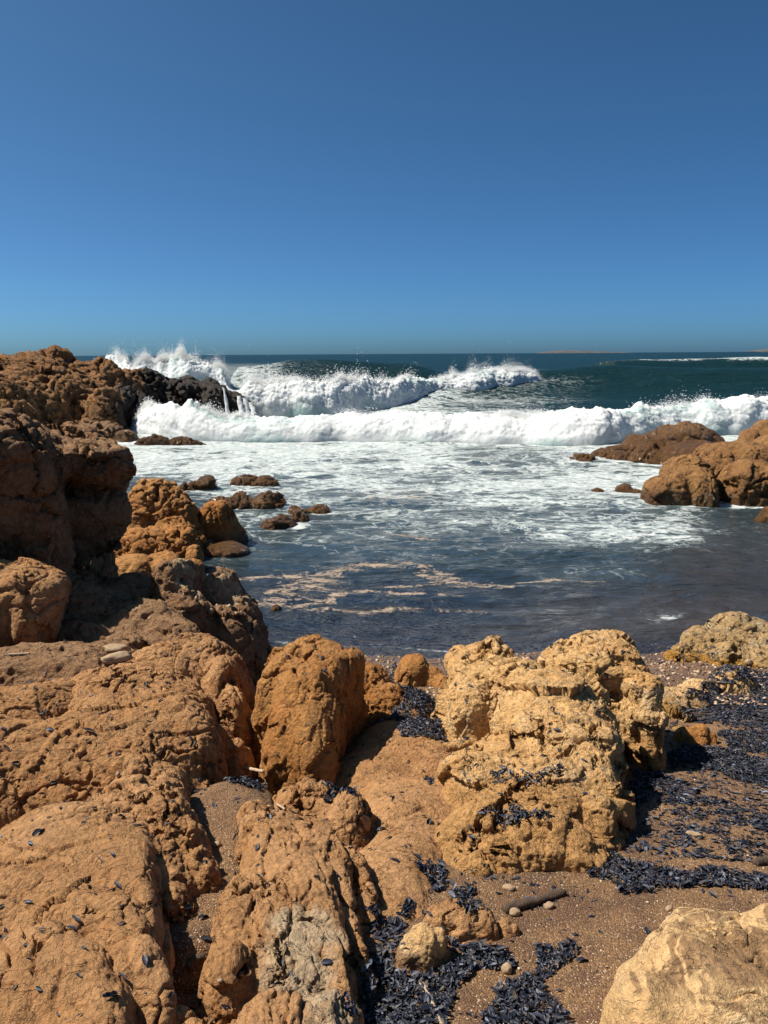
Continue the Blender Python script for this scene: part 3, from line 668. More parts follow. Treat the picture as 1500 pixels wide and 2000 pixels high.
# --- pale rock, the centrepiece
def paint_pale(v, n, at):
    zz = v[:, 2] + .10 * fbm(v * 4, 3, 95)
    g = .217 * (v[:, 1] - 1.8)
    hgt = zz - (1.2 - g)
    at['patch'] = 1.0 * ss(.32, .03, hgt) + .45 * dab(1000, 1600, 2.9, .32)(v) + .4 * dab(1120, 1640, 2.85, .25)(v)
    at['patch'] = np.clip(at['patch'], 0, 1)
    at['dark'] = .42 * np.clip(dab(1120, 1400, 3.55, .33)(v) + dab(1050, 1280, 4.2, .3)(v) + dab(1190, 1270, 4.3, .3)(v), 0, 1) * ss(.1, .6, n[:, 2])
rock('boulder', 'big pale pitted limestone boulder, the brightest rock right of centre', [
    E(1165, 1259, 4.40, .25, .28, .65, k=.08, box=3.2, ty=4), E(1238, 1312, 4.28, .14, .28, .6, k=.06, box=3), E(1258, 1345, 4.12, .10, .25, .55, k=.05, box=3), E(1115, 1280, 4.38, .20, .24, .5, k=.1),
    E(1012, 1261, 4.42, .065, .14, .4, k=.04, box=4, ty=-16), E(960, 1281, 4.40, .19, .26, .5, k=.06, box=4, ty=-14), E(1010, 1300, 4.15, .26, .25, .5, k=.06), E(1090, 1335, 3.85, .36, .28, .5, k=.05, box=2.5), E(920, 1330, 4.1, .13, .25, .4, k=.06, box=3), E(895, 1355, 4.0, .12, .2, .25, k=.1),
    E(1105, 1400, 3.55, .29, .32, .5, k=.06, box=3.2), E(985, 1425, 3.5, .20, .24, .4, k=.08), E(1170, 1400, 3.65, .12, .3, .5, k=.05), E(925, 1480, 3.3, .16, .22, .28, k=.1),
    E(1065, 1485, 3.2, .33, .25, .42, k=.08, box=2.8), E(1170, 1495, 3.25, .11, .24, .42, k=.06, box=2.8), E(1040, 1545, 3.02, .32, .22, .36, k=.05), E(1160, 1570, 2.98, .11, .2, .36, k=.04), E(950, 1590, 2.9, .2, .2, .25, k=.1),
    E(1060, 1610, 2.82, .24, .17, .30, k=.05), E(1130, 1635, 2.78, .11, .14, .25, k=.04), E(965, 1650, 2.74, .18, .14, .16, k=.08), E(1195, 1530, 3.1, .05, .12, .3, k=.03)],
    PALE, vox=.0115, sub=1, low=.45, style=HOLEY, paint=paint_pale, seed=41); PALEI = ROCKN
rock('rock', 'small smooth ochre rock on the flakes between the wedge-shaped boulder and the pale boulder', [E(808, 1282, 6.15, .155, .2, .36, k=.05, box=2.6), E(845, 1303, 6.1, .13, .16, .26, k=.05), E(865, 1318, 6.0, .08, .1, .18, k=.04)],
    RUST, vox=.012, sub=1, low=.2, style=dict(SMOOTH, big=(2.4, .03), cell=[(9, .010)]), seed=42); BARE.add(ROCKN)
# --- right-hand shore rocks
def paint_lich(v, n, at):
    at['dark'] = .42 * np.clip(dab(1360, 1260, 6.9, .4)(v) + .6 * dab(1430, 1220, 7.1, .3)(v), 0, 1) + .12
    at['patch'] = .8 * ss(.28, .12, v[:, 2] + .05 * noise(v * 5, 8)) 
rock('boulder', 'grey-black weathered limestone boulder at the right by the water line', [
    E(1440, 1203, 7.25, .30, .35, .5, k=.08), E(1385, 1232, 7.1, .30, .3, .4, k=.08), E(1340, 1258, 7.0, .20, .22, .3, k=.06), E(1480, 1225, 7.1, .32, .35, .45, k=.08), E(1550, 1240, 7.1, .4, .4, .4, k=.08), E(1430, 1260, 6.85, .25, .16, .25, k=.06), E(1500, 1265, 6.75, .22, .16, .2, k=.06)],
    LICHEN, vox=.019, sub=1, low=-.02, style=dict(HOLEY, big=(1.6, .08), mid=(4, .06), pit=[(9, .045, .3), (20, .02, .35)]), paint=paint_lich, seed=43,
    carve=[E(1390, 1296, 6.62, .16, .10, .10, k=.03)])
rock('rock', 'low pale streaked slab just below the weathered boulder', [E(1425, 1310, 5.8, .20, .13, .2, k=.05), E(1365, 1328, 5.7, .20, .12, .17, k=.05), E(1452, 1306, 5.85, .09, .12, .2, k=.04)],
    CREAM, vox=.014, sub=1, low=.05, style=dict(SMOOTH, big=(2.5, .03), ledge=((.3, .6, .7), 9, .012)), seed=44)
rock('rock', 'low wet yellow rock hump right of the pale boulder', [E(1350, 1347, 5.2, .16, .12, .18, k=.05), E(1308, 1345, 5.25, .14, .12, .17, k=.05)],
    CREAM, vox=.013, sub=1, low=.1, style=SMOOTH, seed=45, paint=lambda v, n, at: (at.__setitem__('patch', np.full(len(v), .35)), at.__setitem__('wet', np.full(len(v), .25))))
rock('rock', 'low grey crusted rock ridge running from the pale boulder across the flakes', [E(1310, 1375, 4.9, .11, .14, .2, k=.05), E(1345, 1395, 4.78, .10, .1, .15, k=.05), E(1330, 1415, 4.62, .12, .08, .12, k=.04), E(1295, 1395, 4.85, .08, .12, .2)],
    LICHEN, vox=.012, sub=1, low=.15, style=dict(HOLEY, big=(3, .03), mid=(8, .02), pit=[(20, .02, .3)], cell=[(12, .015)], ledge=None), seed=46)
rock('rock', 'small rusty rock lying in the flakes near the shadow of the pale boulder', [E(1370, 1416, 4.38, .085, .09, .16, k=.03), E(1340, 1424, 4.4, .07, .08, .12, k=.03), E(1393, 1430, 4.36, .045, .06, .12, k=.02)],
    RUST, vox=.009, sub=1, low=.3, style=dict(big=(4, .02), mid=(10, .018), cell=[(16, .012)], crack=None, fine=(50, .004)), seed=47)
rock('rock', 'small cream stone in the flakes at the right edge', [E(1460, 1403, 4.80, .075, .06, .08, k=.02), E(1490, 1407, 4.78, .075, .06, .09, k=.02)],
    CREAM, vox=.009, sub=1, low=.3, style=dict(big=(4, .012), mid=(12, .01), cell=[(16, .008)], fine=(50, .003)), seed=48)
# --- stones in front of the pale rock
rock('rock', 'fist-shaped orange stone heaped with dark flakes, in front of the pale boulder', [E(895, 1762, 2.25, .10, .10, .18, k=.04), E(945, 1778, 2.24, .055, .08, .16, k=.03), E(855, 1772, 2.24, .06, .07, .15, k=.03)],
    ORANGE, vox=.0068, sub=1, low=.95, style=dict(big=(4, .02), mid=(10, .014), cell=[(16, .012)], crack=(9, .015, .06), fine=(60, .003)), seed=49)
rock('rock', 'small pale stone on the flakes, nearest in front of the fist-shaped orange stone', [E(825, 1808, 2.09, .07, .08, .16, k=.03), E(858, 1818, 2.1, .04, .06, .14, k=.02), E(793, 1828, 2.07, .035, .06, .13, k=.02)],
    CREAM, vox=.0058, sub=1, low=1.0, style=dict(big=(5, .015), mid=(12, .012), cell=[(18, .010)], crack=(10, .012, .06), fine=(60, .003)), seed=50, paint=lambda v, n, at: at.__setitem__('patch', .75 * ss(1.24, 1.15, v[:, 2])))
rock('rock', 'little orange stone right of the fist-shaped stone', [E(988, 1796, 2.24, .036, .04, .08, k=.02), E(1006, 1804, 2.235, .02, .025, .05, k=.01)],
    ORANGE, vox=.005, sub=1, low=1.0, style=dict(big=(6, .008), mid=(16, .008), cell=[(26, .006)], fine=(60, .002)), seed=51)
def paint_cream(v, n, at):
    at['patch'] = np.clip(.7 * dab(1470, 1860, 1.68, .14)(v) + .55 * ss(.75, .98, n[:, 2]) + .3 * dab(1300, 1880, 1.68, .1)(v), 0, 1); at['patch'] *= 1.2; at['dark'] = np.full(len(v), .30)
rock('boulder', 'cream sandstone boulder blotched with brown, filling the bottom right corner', [
    E(1420, 1812, 1.80, .22, .24, .5, k=.06, ty=-4), E(1330, 1850, 1.72, .17, .2, .45, k=.06), E(1262, 1930, 1.58, .10, .17, .4, k=.06), E(1540, 1800, 1.8, .25, .25, .5), E(1420, 1920, 1.58, .25, .2, .4, k=.08), E(1450, 1795, 1.86, .10, .08, .3, k=.03)],
    CREAM, vox=.0085, sub=1, low=.95, style=dict(big=(2.5, .022), mid=(7, .014), cell=[(7, .007)], crack=(4, .018, .03), crease=[(6, .010), (15, .006)], ledge=((.3, .5, .8), 5, .014), fine=(50, .003)), paint=paint_cream, seed=52); BARE.add(ROCKN)
#PART3

# ================================================================== THE SEA
def W0(px, py): return PZ(px, py, 0.0)
pys = np.concatenate([np.arange(1345, 900, -.85), np.arange(900, 720, -.6), np.arange(720, 694.6, -.3)])
Yr = (CAM_H) / np.tan(PITCH + np.arctan((pys - 1000) / F))
Yr = np.concatenate([Yr, [1000, 1600, 3000, 6000, 12000]])
Yr = np.maximum.accumulate(Yr)
u = np.concatenate([np.linspace(-1.5, -.56, 60)[:-1], np.linspace(-.56, .56, 600), np.linspace(.56, 1.5, 60)[1:]])
SX = u[None, :] * (Yr[:, None] + 0); SY = np.repeat(Yr[:, None], len(u), 1)
x, y = SX.ravel(), SY.ravel()
px, py = project(x, y, 0 * x)
def ridge(stations, front, back, fd=6):
    """swell ridge: stations = (px, crest py, Y); returns height at every sea vertex"""
    C = np.array([P(a, b, c) for a, b, c in stations]); o = np.argsort(C[:, 0]); C = C[o]
    yc = np.interp(x, C[:, 0], C[:, 1]); zc = np.interp(x, C[:, 0], C[:, 2], left=0, right=C[-1, 2])
    fade = ss(C[0, 0] - fd, C[0, 0] + fd * .2, x)
    d = y - yc
    return zc * fade * np.where(d < 0, np.exp(-(d / front) ** 2), np.exp(-(d / back) ** 2))
z = np.zeros(len(x))
q = np.stack([x, y, 0 * x], -1)
dist = np.hypot(x, y)
bay = ss(26, 15, y)
step = np.gradient(Yr)[:, None].repeat(len(u), 1).ravel()
for wl, am, sd_ in ((14, .42, 1), (6, .26, 2), (2.6, .11, 3)):
    z += am * (1 - bay * .85) * fbm(q / np.array([wl * 1.7, wl, 1]), 2, 200 + sd_) * ss(wl * .55, wl * .2, step) * ss(8, 25, y)
for wl, am, sd_ in ((2.2, .05, 5), (.9, .032, 6), (.38, .018, 7), (.16, .007, 8)):
    z += am * fbm(q / np.array([wl * 1.6, wl, 1]), 2, 220 + sd_) * ss(wl * .6, wl * .2, step) * ss(6.6, 9, y) * ss(60, 25, y)
big = ridge([(760, 748, 49.3), (850, 744, 50.5), (900, 739, 52), (980, 731, 54.5), (1080, 726, 57), (1200, 721, 58), (1350, 719, 58), (1500, 716, 58), (1800, 712, 58), (2600, 712, 60)], 4.6, 7, 9)
sw2 = ridge([(470, 716, 76), (560, 707, 78), (640, 706, 80), (740, 708, 82), (860, 712, 84)], 6, 9, 22) * ss(12, 2, x)
sw3 = ridge([(1180, 701, 95), (1350, 699, 97), (1500, 697, 97), (2200, 697, 97)], 6, 9, 26)
z += big + sw2 + sw3
# water drains to nothing on the beach
foam = np.interp(py, [690, 845, 882, 900, 940, 980, 1010, 1050, 1090, 1135], [1, 1, .97, .80, .67, .60, .46, .30, .16, 0])
foam *= .85 + .45 * noise(q * np.array([.16, .3, 1]), 301) + .4 * noise(q * np.array([.5, 1.0, 1]), 302)
lx = ss(320, 430, px)
foam *= np.where(py > 930, .5 + .5 * lx, 1)
foam *= np.where(py > 960, 1 - .6 * ss(1330, 1450, px), 1)
foam += .30 * np.exp(-((py - 1040) / 22) ** 2) * ss(980, 1100, px) * ss(1420, 1300, px)
foam += .22 * np.exp(-((py - 1120) / 10) ** 2) * ss(980, 1100, px) * ss(1300, 1200, px) + .35 * np.exp(-(((py - 1208) / 12) ** 2 + ((px - 1300) / 40) ** 2))
foam = np.where(py < 845, np.maximum(foam, 0), foam)
# outside the breakers: dark water with streaks, whitecaps
outer = ss(845, 800, py)
streak = .50 + .4 * noise(q * np.array([.05, .16, 1]), 305)
ofoam = streak * ss(745, 770, py) * ss(1250, 1000, px) + .42 * ss(700, 712, py) * ss(600, 480, px)
ofoam += .40 * ss(960, 700, px) * ss(772, 792, py)
ofoam *= 1 - ss(1.05, 1.6, big) * ss(930, 1050, px)
caps = ss(.36, .62, fbm(q * np.array([.055, .11, 1]), 3, 306)) * .62 * ss(690, 697, py)
crest = ss(.75, .98, sw3 / max(sw3.max(), .1)) * .75 * ss(.0, .3, noise(q * np.array([.06, .10, 1]), 309) + .6 * noise(q * np.array([.22, .3, 1]), 311) + .5 * ss(1180, 1330, px))
crest = np.maximum(crest, .5 * ss(.9, .99, big / 1.75) * ss(.05, .5, noise(q * np.array([.12, .1, 1]), 310)))
crest = np.maximum(crest, .55 * ss(.5, .9, sw2 / max(sw2.max(), .1)) * ss(540, 450, px))
foam = np.where(py < 845, foam * (1 - outer) + outer * np.maximum(ofoam, np.maximum(caps, crest)), foam)
foam = np.clip(foam, 0, 1)
for cx, cy, rx, ry in ((490, 988, 75, 9), (570, 1026, 50, 8), (620, 1000, 55, 7), (490, 945, 60, 8), (398, 953, 45, 8), (340, 960, 30, 6), (440, 1078, 50, 6), (1215, 963, 60, 9), (1330, 985, 90, 8), (1450, 988, 90, 6), (1230, 900, 150, 9), (1120, 903, 60, 7)):
    foam = np.maximum(foam, .85 * np.exp(-(((px - cx) / rx) ** 2 + ((py - cy) / ry) ** 2)))
foam *= ss(400, 150, dist) * .9 + .1
# tan scum drifting in the cove
def line_d(pts):
    d = np.full(len(x), 1e3)
    sel = (py > 1030) & (py < 1310)
    X, Yp = px[sel], py[sel]; best = np.full(len(X), 1e3)
    for (x0, y0, w0), (x1, y1, w1) in zip(pts[:-1], pts[1:]):
        t = np.clip(((X - x0) * (x1 - x0) * .16 + (Yp - y0) * (y1 - y0)) / ((x1 - x0) ** 2 * .16 + (y1 - y0) ** 2), 0, 1)
        dd = np.sqrt(((X - x0 - t * (x1 - x0)) * .4) ** 2 + (Yp - y0 - t * (y1 - y0)) ** 2) / (w0 + t * (w1 - w0))
        best = np.minimum(best, dd)
    d[sel] = best
    return d
SC = [[(440, 1136, 3), (520, 1128, 4), (585, 1124, 5), (640, 1122, 9), (690, 1108, 6), (740, 1100, 5), (800, 1101, 5), (850, 1116, 4), (925, 1142, 5), (1000, 1146, 2)],
      [(500, 1182, 5), (555, 1170, 10), (590, 1150, 15), (625, 1134, 13), (650, 1122, 8)], [(530, 1160, 4), (575, 1148, 6), (600, 1140, 8)], [(505, 1182, 4), (570, 1186, 6), (635, 1178, 5), (665, 1160, 4), (720, 1154, 3), (770, 1160, 3), (840, 1160, 2), (900, 1166, 2)],
      [(820, 1118, 4), (860, 1130, 9), (900, 1138, 8), (940, 1143, 4)], [(590, 1190, 4), (625, 1192, 5)], [(655, 1192, 2), (720, 1196, 4), (770, 1188, 3), (860, 1192, 2), (960, 1196, 1.5)], [(720, 1148, 1.5), (800, 1146, 2), (860, 1140, 2)],
      [(1010, 1138, 2), (1070, 1133, 3), (1180, 1135, 2)], [(745, 1040, 1.5), (850, 1055, 2)]]
foam = np.maximum(foam, .62 * ss(1.8, .2, line_d([(815, 1268, 1.5), (870, 1273, 2.5), (915, 1279, 2)])))
foam = np.maximum(foam, .32 * ss(1.8, .3, line_d([(540, 1254, 2), (640, 1262, 2.5), (760, 1263, 2), (815, 1268, 2)])))
scum = np.zeros(len(x))
wob = 1 + .5 * noise(q * np.array([2.5, 3.5, 1]), 320)
for L in SC: scum = np.maximum(scum, .85 * ss(2.3, .1, line_d(L) * wob))
# foam tinted by sand a little farther out
scum = np.maximum(scum, .50 * np.exp(-(((px - 790) / 90) ** 2 + ((py - 968) / 12) ** 2)))
shore = ss(8.9, 7.2, y + .5 * noise(q * .8, 330)) * .9
shore = np.maximum(shore, .75 * ss(1090, 1200, py) * ss(850, 1100, px + 60 * noise(q * .7, 331)))
shore = np.maximum(shore, .45 * ss(1000, 1080, py) * ss(1200, 1420, px))
drift = ss(1105, 1150, py) * ss(1080, 850, px + 70 * noise(q * .9, 333)) * .85
drift = np.maximum(drift, .8 * ss(1225, 1262, py))
near = ss(34, 18, y)
o = link('sea', mesh_from('sea', np.stack([x, y, z], -1), grid_faces(len(Yr), len(u)), SEA, attrs=dict(foam=foam, scum=scum, shore=shore, near=near, drift=drift)))
tag(o, kind='structure')

# ------------------------------------------------------------------ breakers: lofted walls of white water
def breaker(label, st, seed, amp=.28, group='breaking waves', ragged=.35):
    st = np.array([tuple(s) + (0,) * (6 - len(s)) for s in st], float)                     # px, base py, crest py, front depth (m), back height share
    tq = np.linspace(0, len(st) - 1, 900); k = np.arange(len(st))
    c = np.stack([np.interp(tq, k, st[:, i]) for i in range(st.shape[1])], -1)
    ker = np.hanning(61); ker /= ker.sum()
    c = np.stack([np.convolve(np.pad(c[:, i], 30, 'reflect', reflect_type='odd'), ker, 'valid') for i in range(c.shape[1])], -1)
    nv = 84; t = np.linspace(0, 1, nv)
    rows = []
    xs_ = np.array([PZ(a[0], a[1], a[5])[0] for a in c]); o1 = np.stack([xs_, xs_ * 0 + seed, xs_ * 0], -1)
    hv = .97 + .20 * noise(o1 * .42, seed + 5) + .14 * noise(o1 * 1.2, seed + 6); sh = .55 * noise(o1 * .33, seed + 7) + .22 * noise(o1 * 1.0, seed + 8)
    en = np.minimum(np.arange(len(c)), len(c) - 1 - np.arange(len(c))) / 80
    hv = hv * (.04 + .96 * ss(0, 1, en))
    for a, h_, s_ in zip(c, hv, sh):
        f0 = PZ(a[0], a[1], a[5]); dep = a[3]; cr = P(a[0], a[2], f0[1] + dep); h = max(cr[2] - a[5], .05) * h_; f0[1] += s_ * min(h, 1)
        # front t<.55 : bulging face; then rounded top; then the back
        yy = np.where(t < .5, dep * (t / .5) ** 1.35, dep + dep * 1.6 * ((t - .5) / .5))
        zz = np.where(t < .5, h * np.sin(math.pi / 2 * np.clip(t / .5, 0, 1)) ** .75, h * (1 - (1 - a[4]) * ss(.5, 1, t)))
        xx = f0[0] + (cr[0] - f0[0]) * np.clip(t / .5, 0, 1)
        zz = np.where(t > .93, zz - (t - .93) * 9, zz)
        rows.append(np.stack([xx, f0[1] + yy, a[5] + zz - .06 * (t < .02)], -1))
    v = np.array(rows).reshape(-1, 3); f = grid_faces(len(c), nv)
    nn = vnormals(v, f)
    if nn[:, 2].mean() < 0: f = f[:, ::-1]
    T = np.tile(t, len(c)); H = np.repeat([max(P(a[0], a[2], PZ(a[0], a[1], a[5])[1] + a[3])[2] - a[5], .05) for a in c], nv)
    ends = np.clip(np.minimum(np.repeat(np.arange(len(c)), nv), len(c) - 1 - np.repeat(np.arange(len(c)), nv)) / 40, 0, 1)
    m = ss(0, .12, T) * (0.25 + .75 * ends) * np.clip(H / 1.2, .3, 1.2)
    for fr, am, md in ((.7, .55, ''), (1.7, .30, 'billow'), (4.2, .15, ''), (9.5, .11, '')):
        n_ = vnormals(v, f)
        v = v + n_ * (amp * am * fbm(v * fr * np.array([.8, .8, 1]) + seed * 9, 3, seed + int(fr * 10), .6, md) * m)[:, None]
    # ragged top thrown upward
    top = np.exp(-((T - .5) / .10) ** 2) * ends
    v[:, 2] += ragged * top * np.clip(fbm(v * np.array([1.4, .6, .6]) + 3, 4, seed + 300, .65), -.2, .55) * np.clip(H, .2, 1.3)
    thin = .2 * ss(.05, .45, T) * ss(.6, .3, T) + .45 * ss(-.1, .5, noise(v * .35, seed + 9)) + .35 * np.exp(-((T - .47) / .06) ** 2) * ss(-.1, .4, noise(v * .6, seed + 11)) + .4 * ss(.14, .0, T)
    o = link('breaking_wave', mesh_from('breaking_wave', v, f, FOAM, attrs=dict(thin=np.clip(thin, 0, 1))))
    tag(o, label, 'wave', group)
    return v[np.abs(T - .5) < .08], H[np.abs(T - .5) < .08] * ends[np.abs(T - .5) < .08]
CR2 = breaker('front white breaker rolling into the cove right across the view', [
    (225, 838, 822, .6, .5), (262, 852, 797, 1.0, .5), (300, 858, 789, 1.2, .5), (370, 864, 797, 1.3, .5), (440, 868, 810, 1.3, .5), (520, 868, 816, 1.3, .5), (600, 868, 812, 1.4, .5), (690, 866, 800, 1.4, .5), (770, 868, 800, 1.4, .5), (850, 872, 800, 1.5, .5), (930, 872, 806, 1.5, .5), (1010, 874, 806, 1.5, .5), (1090, 880, 808, 1.6, .5), (1170, 878, 800, 1.6, .5), (1250, 866, 793, 1.6, .5), (1340, 858, 786, 1.6, .5), (1430, 855, 783, 1.6, .5), (1520, 850, 778, 1.6, .5), (1640, 845, 772, 1.6, .5), (1800, 845, 790, 1.5, .5)], 51, .3)
CR1 = breaker('second white breaker bursting past the black headland tip', [
    (425, 812, 790, .8, .5), (450, 812, 775, .8, .5), (480, 814, 752, 1.2, .5), (520, 814, 745, 1.6, .5), (580, 814, 748, 1.8, .5), (640, 812, 742, 2, .5), (690, 808, 738, 2, .5), (740, 803, 745, 2, .5), (790, 797, 737, 2, .5), (850, 786, 739, 2, .5, .08), (890, 776, 738, 2, .6, .30), (930, 768, 728, 2.0, .8, .53), (980, 762, 720, 1.8, .9, .64), (1020, 759, 718, 1.6, .9, .68), (1050, 757, 730, 1.2, .9, .70), (1072, 756, 746, .8, .9, .72)], 52, .36)
CR0 = breaker('farthest burst of surf behind the black headland', [
    (170, 760, 716, 1, .5), (200, 760, 701, 1.5, .5), (235, 760, 698, 1.5, .5), (262, 762, 708, 1.5, .5), (300, 762, 708, 1.5, .5), (330, 762, 706, 1.5, .5), (362, 763, 699, 1.5, .5), (392, 763, 706, 1.5, .5), (425, 763, 714, 1.5, .5), (455, 764, 735, 1, .5)], 53, .36, ragged=.55)

# ------------------------------------------------------------------ spray flung from the crests
OCT = np.array([(1, 0, 0), (-1, 0, 0), (0, 1, 0), (0, -1, 0), (0, 0, 1), (0, 0, -1)], float)
OCTF = np.array([(0, 2, 4), (2, 1, 4), (1, 3, 4), (3, 0, 4), (2, 0, 5), (1, 2, 5), (3, 1, 5), (0, 3, 5)])
def droplets(name, label, pts, rad):
    n = len(pts)
    s = rad[:, None, None] * OCT[None] * rng.uniform(.6, 1.4, (n, 1, 3))
    v = (pts[:, None, :] + s).reshape(-1, 3)
    f = (OCTF[None] + (np.arange(n) * 6)[:, None, None]).reshape(-1, 3)
    me = mesh_from(name, v, f, FOAM, smooth=True, attrs=dict(thin=np.zeros(len(v))))
    return tag(link(name, me), label, 'spray', kind='stuff')
def spray_pts(CR, n, up_, spread, clump=.35, lift=0):
    V, H = CR
    w = np.clip(H, 0, None) * ss(-.1, .55, noise(V * clump, 71) + .15); w /= w.sum()
    i = rng.choice(len(V), n, p=w)
    e = rng.exponential(1, n)
    p = V[i] + rng.normal(size=(n, 3)) * spread
    p[:, 2] += up_ * e * (0.3 + ss(-.2, .5, noise(V[i] * 1.1, 72))) + lift
    return p
p_ = spray_pts(CR2, 16000, .08, (.05, .12, .03)); droplets('sea_spray', 'fine droplets thrown off the front breaker', p_, rng.uniform(.005, .016, len(p_)))
p_ = spray_pts(CR1, 26000, .15, (.08, .2, .06)); droplets('sea_spray', 'droplets flying above the second breaker', p_, rng.uniform(.006, .022, len(p_)))
p_ = spray_pts(CR0, 34000, .24, (.12, .3, .1), .5); droplets('sea_spray', 'plumes of spray above the black headland', p_, rng.uniform(.008, .026, len(p_)))

# water running off the headland tip
def runnel(px0, py0, px1, py1, Y, w):
    n = 26; t = np.linspace(0, 1, n); v = []
    for k in t:
        c = P(px0 + (px1 - px0) * k ** .8, py0 + (py1 - py0) * k, Y - .5 * k)
        for a in np.linspace(-1, 1, 7):
            v.append(c + np.array([a * w * (1 + .5 * k), -.10 * (1 - a * a), 0]))
    v = np.array(v); v += .06 * np.stack([fbm(v * np.array([5, 5, .8]) + i * 7, 2, 81 + i) for i in range(3)], -1)
    return v, grid_faces(n, 7)
for a in ((436, 757, 446, 812, 35.6, .07), (466, 772, 474, 812, 35.7, .11), (479, 776, 484, 812, 35.8, .10), (489, 785, 497, 812, 36.2, .09)):
    v, f = runnel(*a)
    link('water_streak', mesh_from('water_streak', v - np.array(HEAD.location), f, FOAM, attrs=dict(thin=np.full(len(v), .1))), parent=HEAD)

# island on the horizon
def island(label, stn, Y, seed):
    stn = np.array([P(a, b, Y) for a, b in stn]); xs = np.linspace(stn[0, 0], stn[-1, 0], 160)
    h = np.maximum(np.interp(xs, stn[:, 0], stn[:, 2]), -2)
    ts = np.linspace(-1, 1, 24); X_, T_ = np.meshgrid(xs, ts); Z_ = h[None, :] * (1 - np.abs(T_) ** 3) + 3.0 * fbm(np.stack([X_.ravel() / 40, T_.ravel() * 4, X_.ravel() * 0], -1), 3, seed).reshape(X_.shape) * (1 - np.abs(T_))
    Z_[[0, -1]] = -3
    v = np.stack([X_.ravel(), Y + T_.ravel() * 160, Z_.ravel()], -1)
    tag(link('island', mesh_from('island', v, grid_faces(24, 160), ISL)), label, 'island')
ISL = simple_mat('island_scrub', (.065, .064, .067), .95, .02, .4, 2.0, obj=False)
island('long low island on the horizon right of centre', [(1050, 691), (1062, 687.5), (1085, 684.8), (1110, 684), (1145, 685.4), (1180, 686.4), (1215, 688), (1228, 690)], 5200, 1)
island('tip of a low island on the horizon at the right edge', [(1466, 687), (1474, 685.5), (1484, 683.5), (1500, 681), (1600, 680), (1700, 686)], 5200, 2)
#PART4

# ================================================================== VELELLA, PEBBLES, DRIFTWOOD
for _ in range(3):                               # close pinholes of the height map, then its slope
    m = np.pad(HM, 1, 'edge')
    nb = np.stack([m[1:-1, :-2], m[1:-1, 2:], m[:-2, 1:-1], m[2:, 1:-1]])
    HM = np.where(HM < np.median(nb, 0) - .008, np.median(nb, 0), HM)
def blur(a, k):
    for _ in range(k):
        m = np.pad(a, 1, 'edge'); a = (m[1:-1, :-2] + m[1:-1, 2:] + m[:-2, 1:-1] + m[2:, 1:-1] + 2 * a) / 6
    return a
HB = blur(HM, 3); GYd, GXd = np.gradient(HB, GC)
def idx(x, y):
    return np.clip(((y - GY0) / GC).astype(int), 0, GNY - 1), np.clip(((x - GX0) / GC).astype(int), 0, GNX - 1)
def on_ground(px, py):
    """march the sight line of a pixel down to the first solid surface: a spot on the ground"""
    d = ray(px, py); t = np.arange(1.2, 9.5, .004)
    pts = CAM + d[None] * t[:, None]
    i, j = idx(pts[:, 0], pts[:, 1]); inside = (pts[:, 0] > GX0) & (pts[:, 0] < GX1) & (pts[:, 1] > GY0) & (pts[:, 1] < GY1)
    hit = np.where(inside & (pts[:, 2] < HM[i, j]))[0]
    return pts[hit[0]] if len(hit) else PZ(px, py, .1)
# a dried, curled by-the-wind sailor: oval raft with a fold for its sail
def flake(seed):
    r = np.random.default_rng(seed)
    nu, nv = 5, 3
    U, V_ = np.meshgrid(np.linspace(-1, 1, nu), np.linspace(-1, 1, nv))
    w = .37 * np.sqrt(np.maximum(1 - (U * .96) ** 2, .04)) * r.uniform(.75, 1.1)
    X = U * (1 + .05 * r.normal()); Yv = V_ * w
    curl, twist, bend = r.uniform(.3, 1.5), r.uniform(-.9, .9), r.uniform(-.35, .5)
    Z = curl * Yv ** 2 * 2.2 + bend * U ** 2 * .5 + twist * U * Yv + .05 * r.normal(size=U.shape)
    v = np.stack([X.ravel(), Yv.ravel(), Z.ravel() + .05], -1) * .5
    return v, grid_faces(nv, nu)
FL = [flake(s) for s in range(8)]
def vel_mat():
    m = N('dried_velella'); p = m.pos()
    t = m.attr('tone')
    n = m.noise(p, 90, 4, .6).outputs[0]
    col = m.mix(m.ramp(t, .0, .75), (.004, .006, .012), (.019, .023, .040))
    col = m.mix(m.ramp(t, .86, .97), col, (.11, .12, .155))  # palest flakes have highlights put into their colour
    col = m.mix(m.math('MULTIPLY', m.ramp(t, .78, .80), m.ramp(t, .86, .84)), col, (.085, .065, .052))
    col = m.mix(m.math('MULTIPLY', m.ramp(n, .5, .7), .5), col, (.030, .025, .030))
    m.l(col, m.b.inputs['Base Color'])
    m.b.inputs['Roughness'].default_value = .55; m.b.inputs['Specular IOR Level'].default_value = .35
    m.l(m.bump(n, .002, .6), m.b.inputs['Normal'])
    return m.m
VEL = vel_mat()
def place(xy, size, tilt, lift):
    """frames for flakes lying on whatever is below (x, y)"""
    i, j = idx(xy[:, 0], xy[:, 1])
    z = HM[i, j]; n = np.stack([-GXd[i, j], -GYd[i, j], np.ones(len(xy))], -1)
    n /= np.linalg.norm(n, axis=1)[:, None]
    steep = n[:, 2] < .62
    n = n + rng.normal(size=n.shape) * tilt[:, None]; n /= np.linalg.norm(n, axis=1)[:, None]
    a = rng.uniform(0, 2 * math.pi, len(xy)); t = np.stack([np.cos(a), np.sin(a), 0 * a], -1)
    t -= n * (t * n).sum(1)[:, None]; t /= np.linalg.norm(t, axis=1)[:, None]
    b = np.cross(n, t)
    c = np.stack([xy[:, 0], xy[:, 1], z + lift], -1)
    return c, np.stack([t, b, n], -1) * size[:, None, None], steep
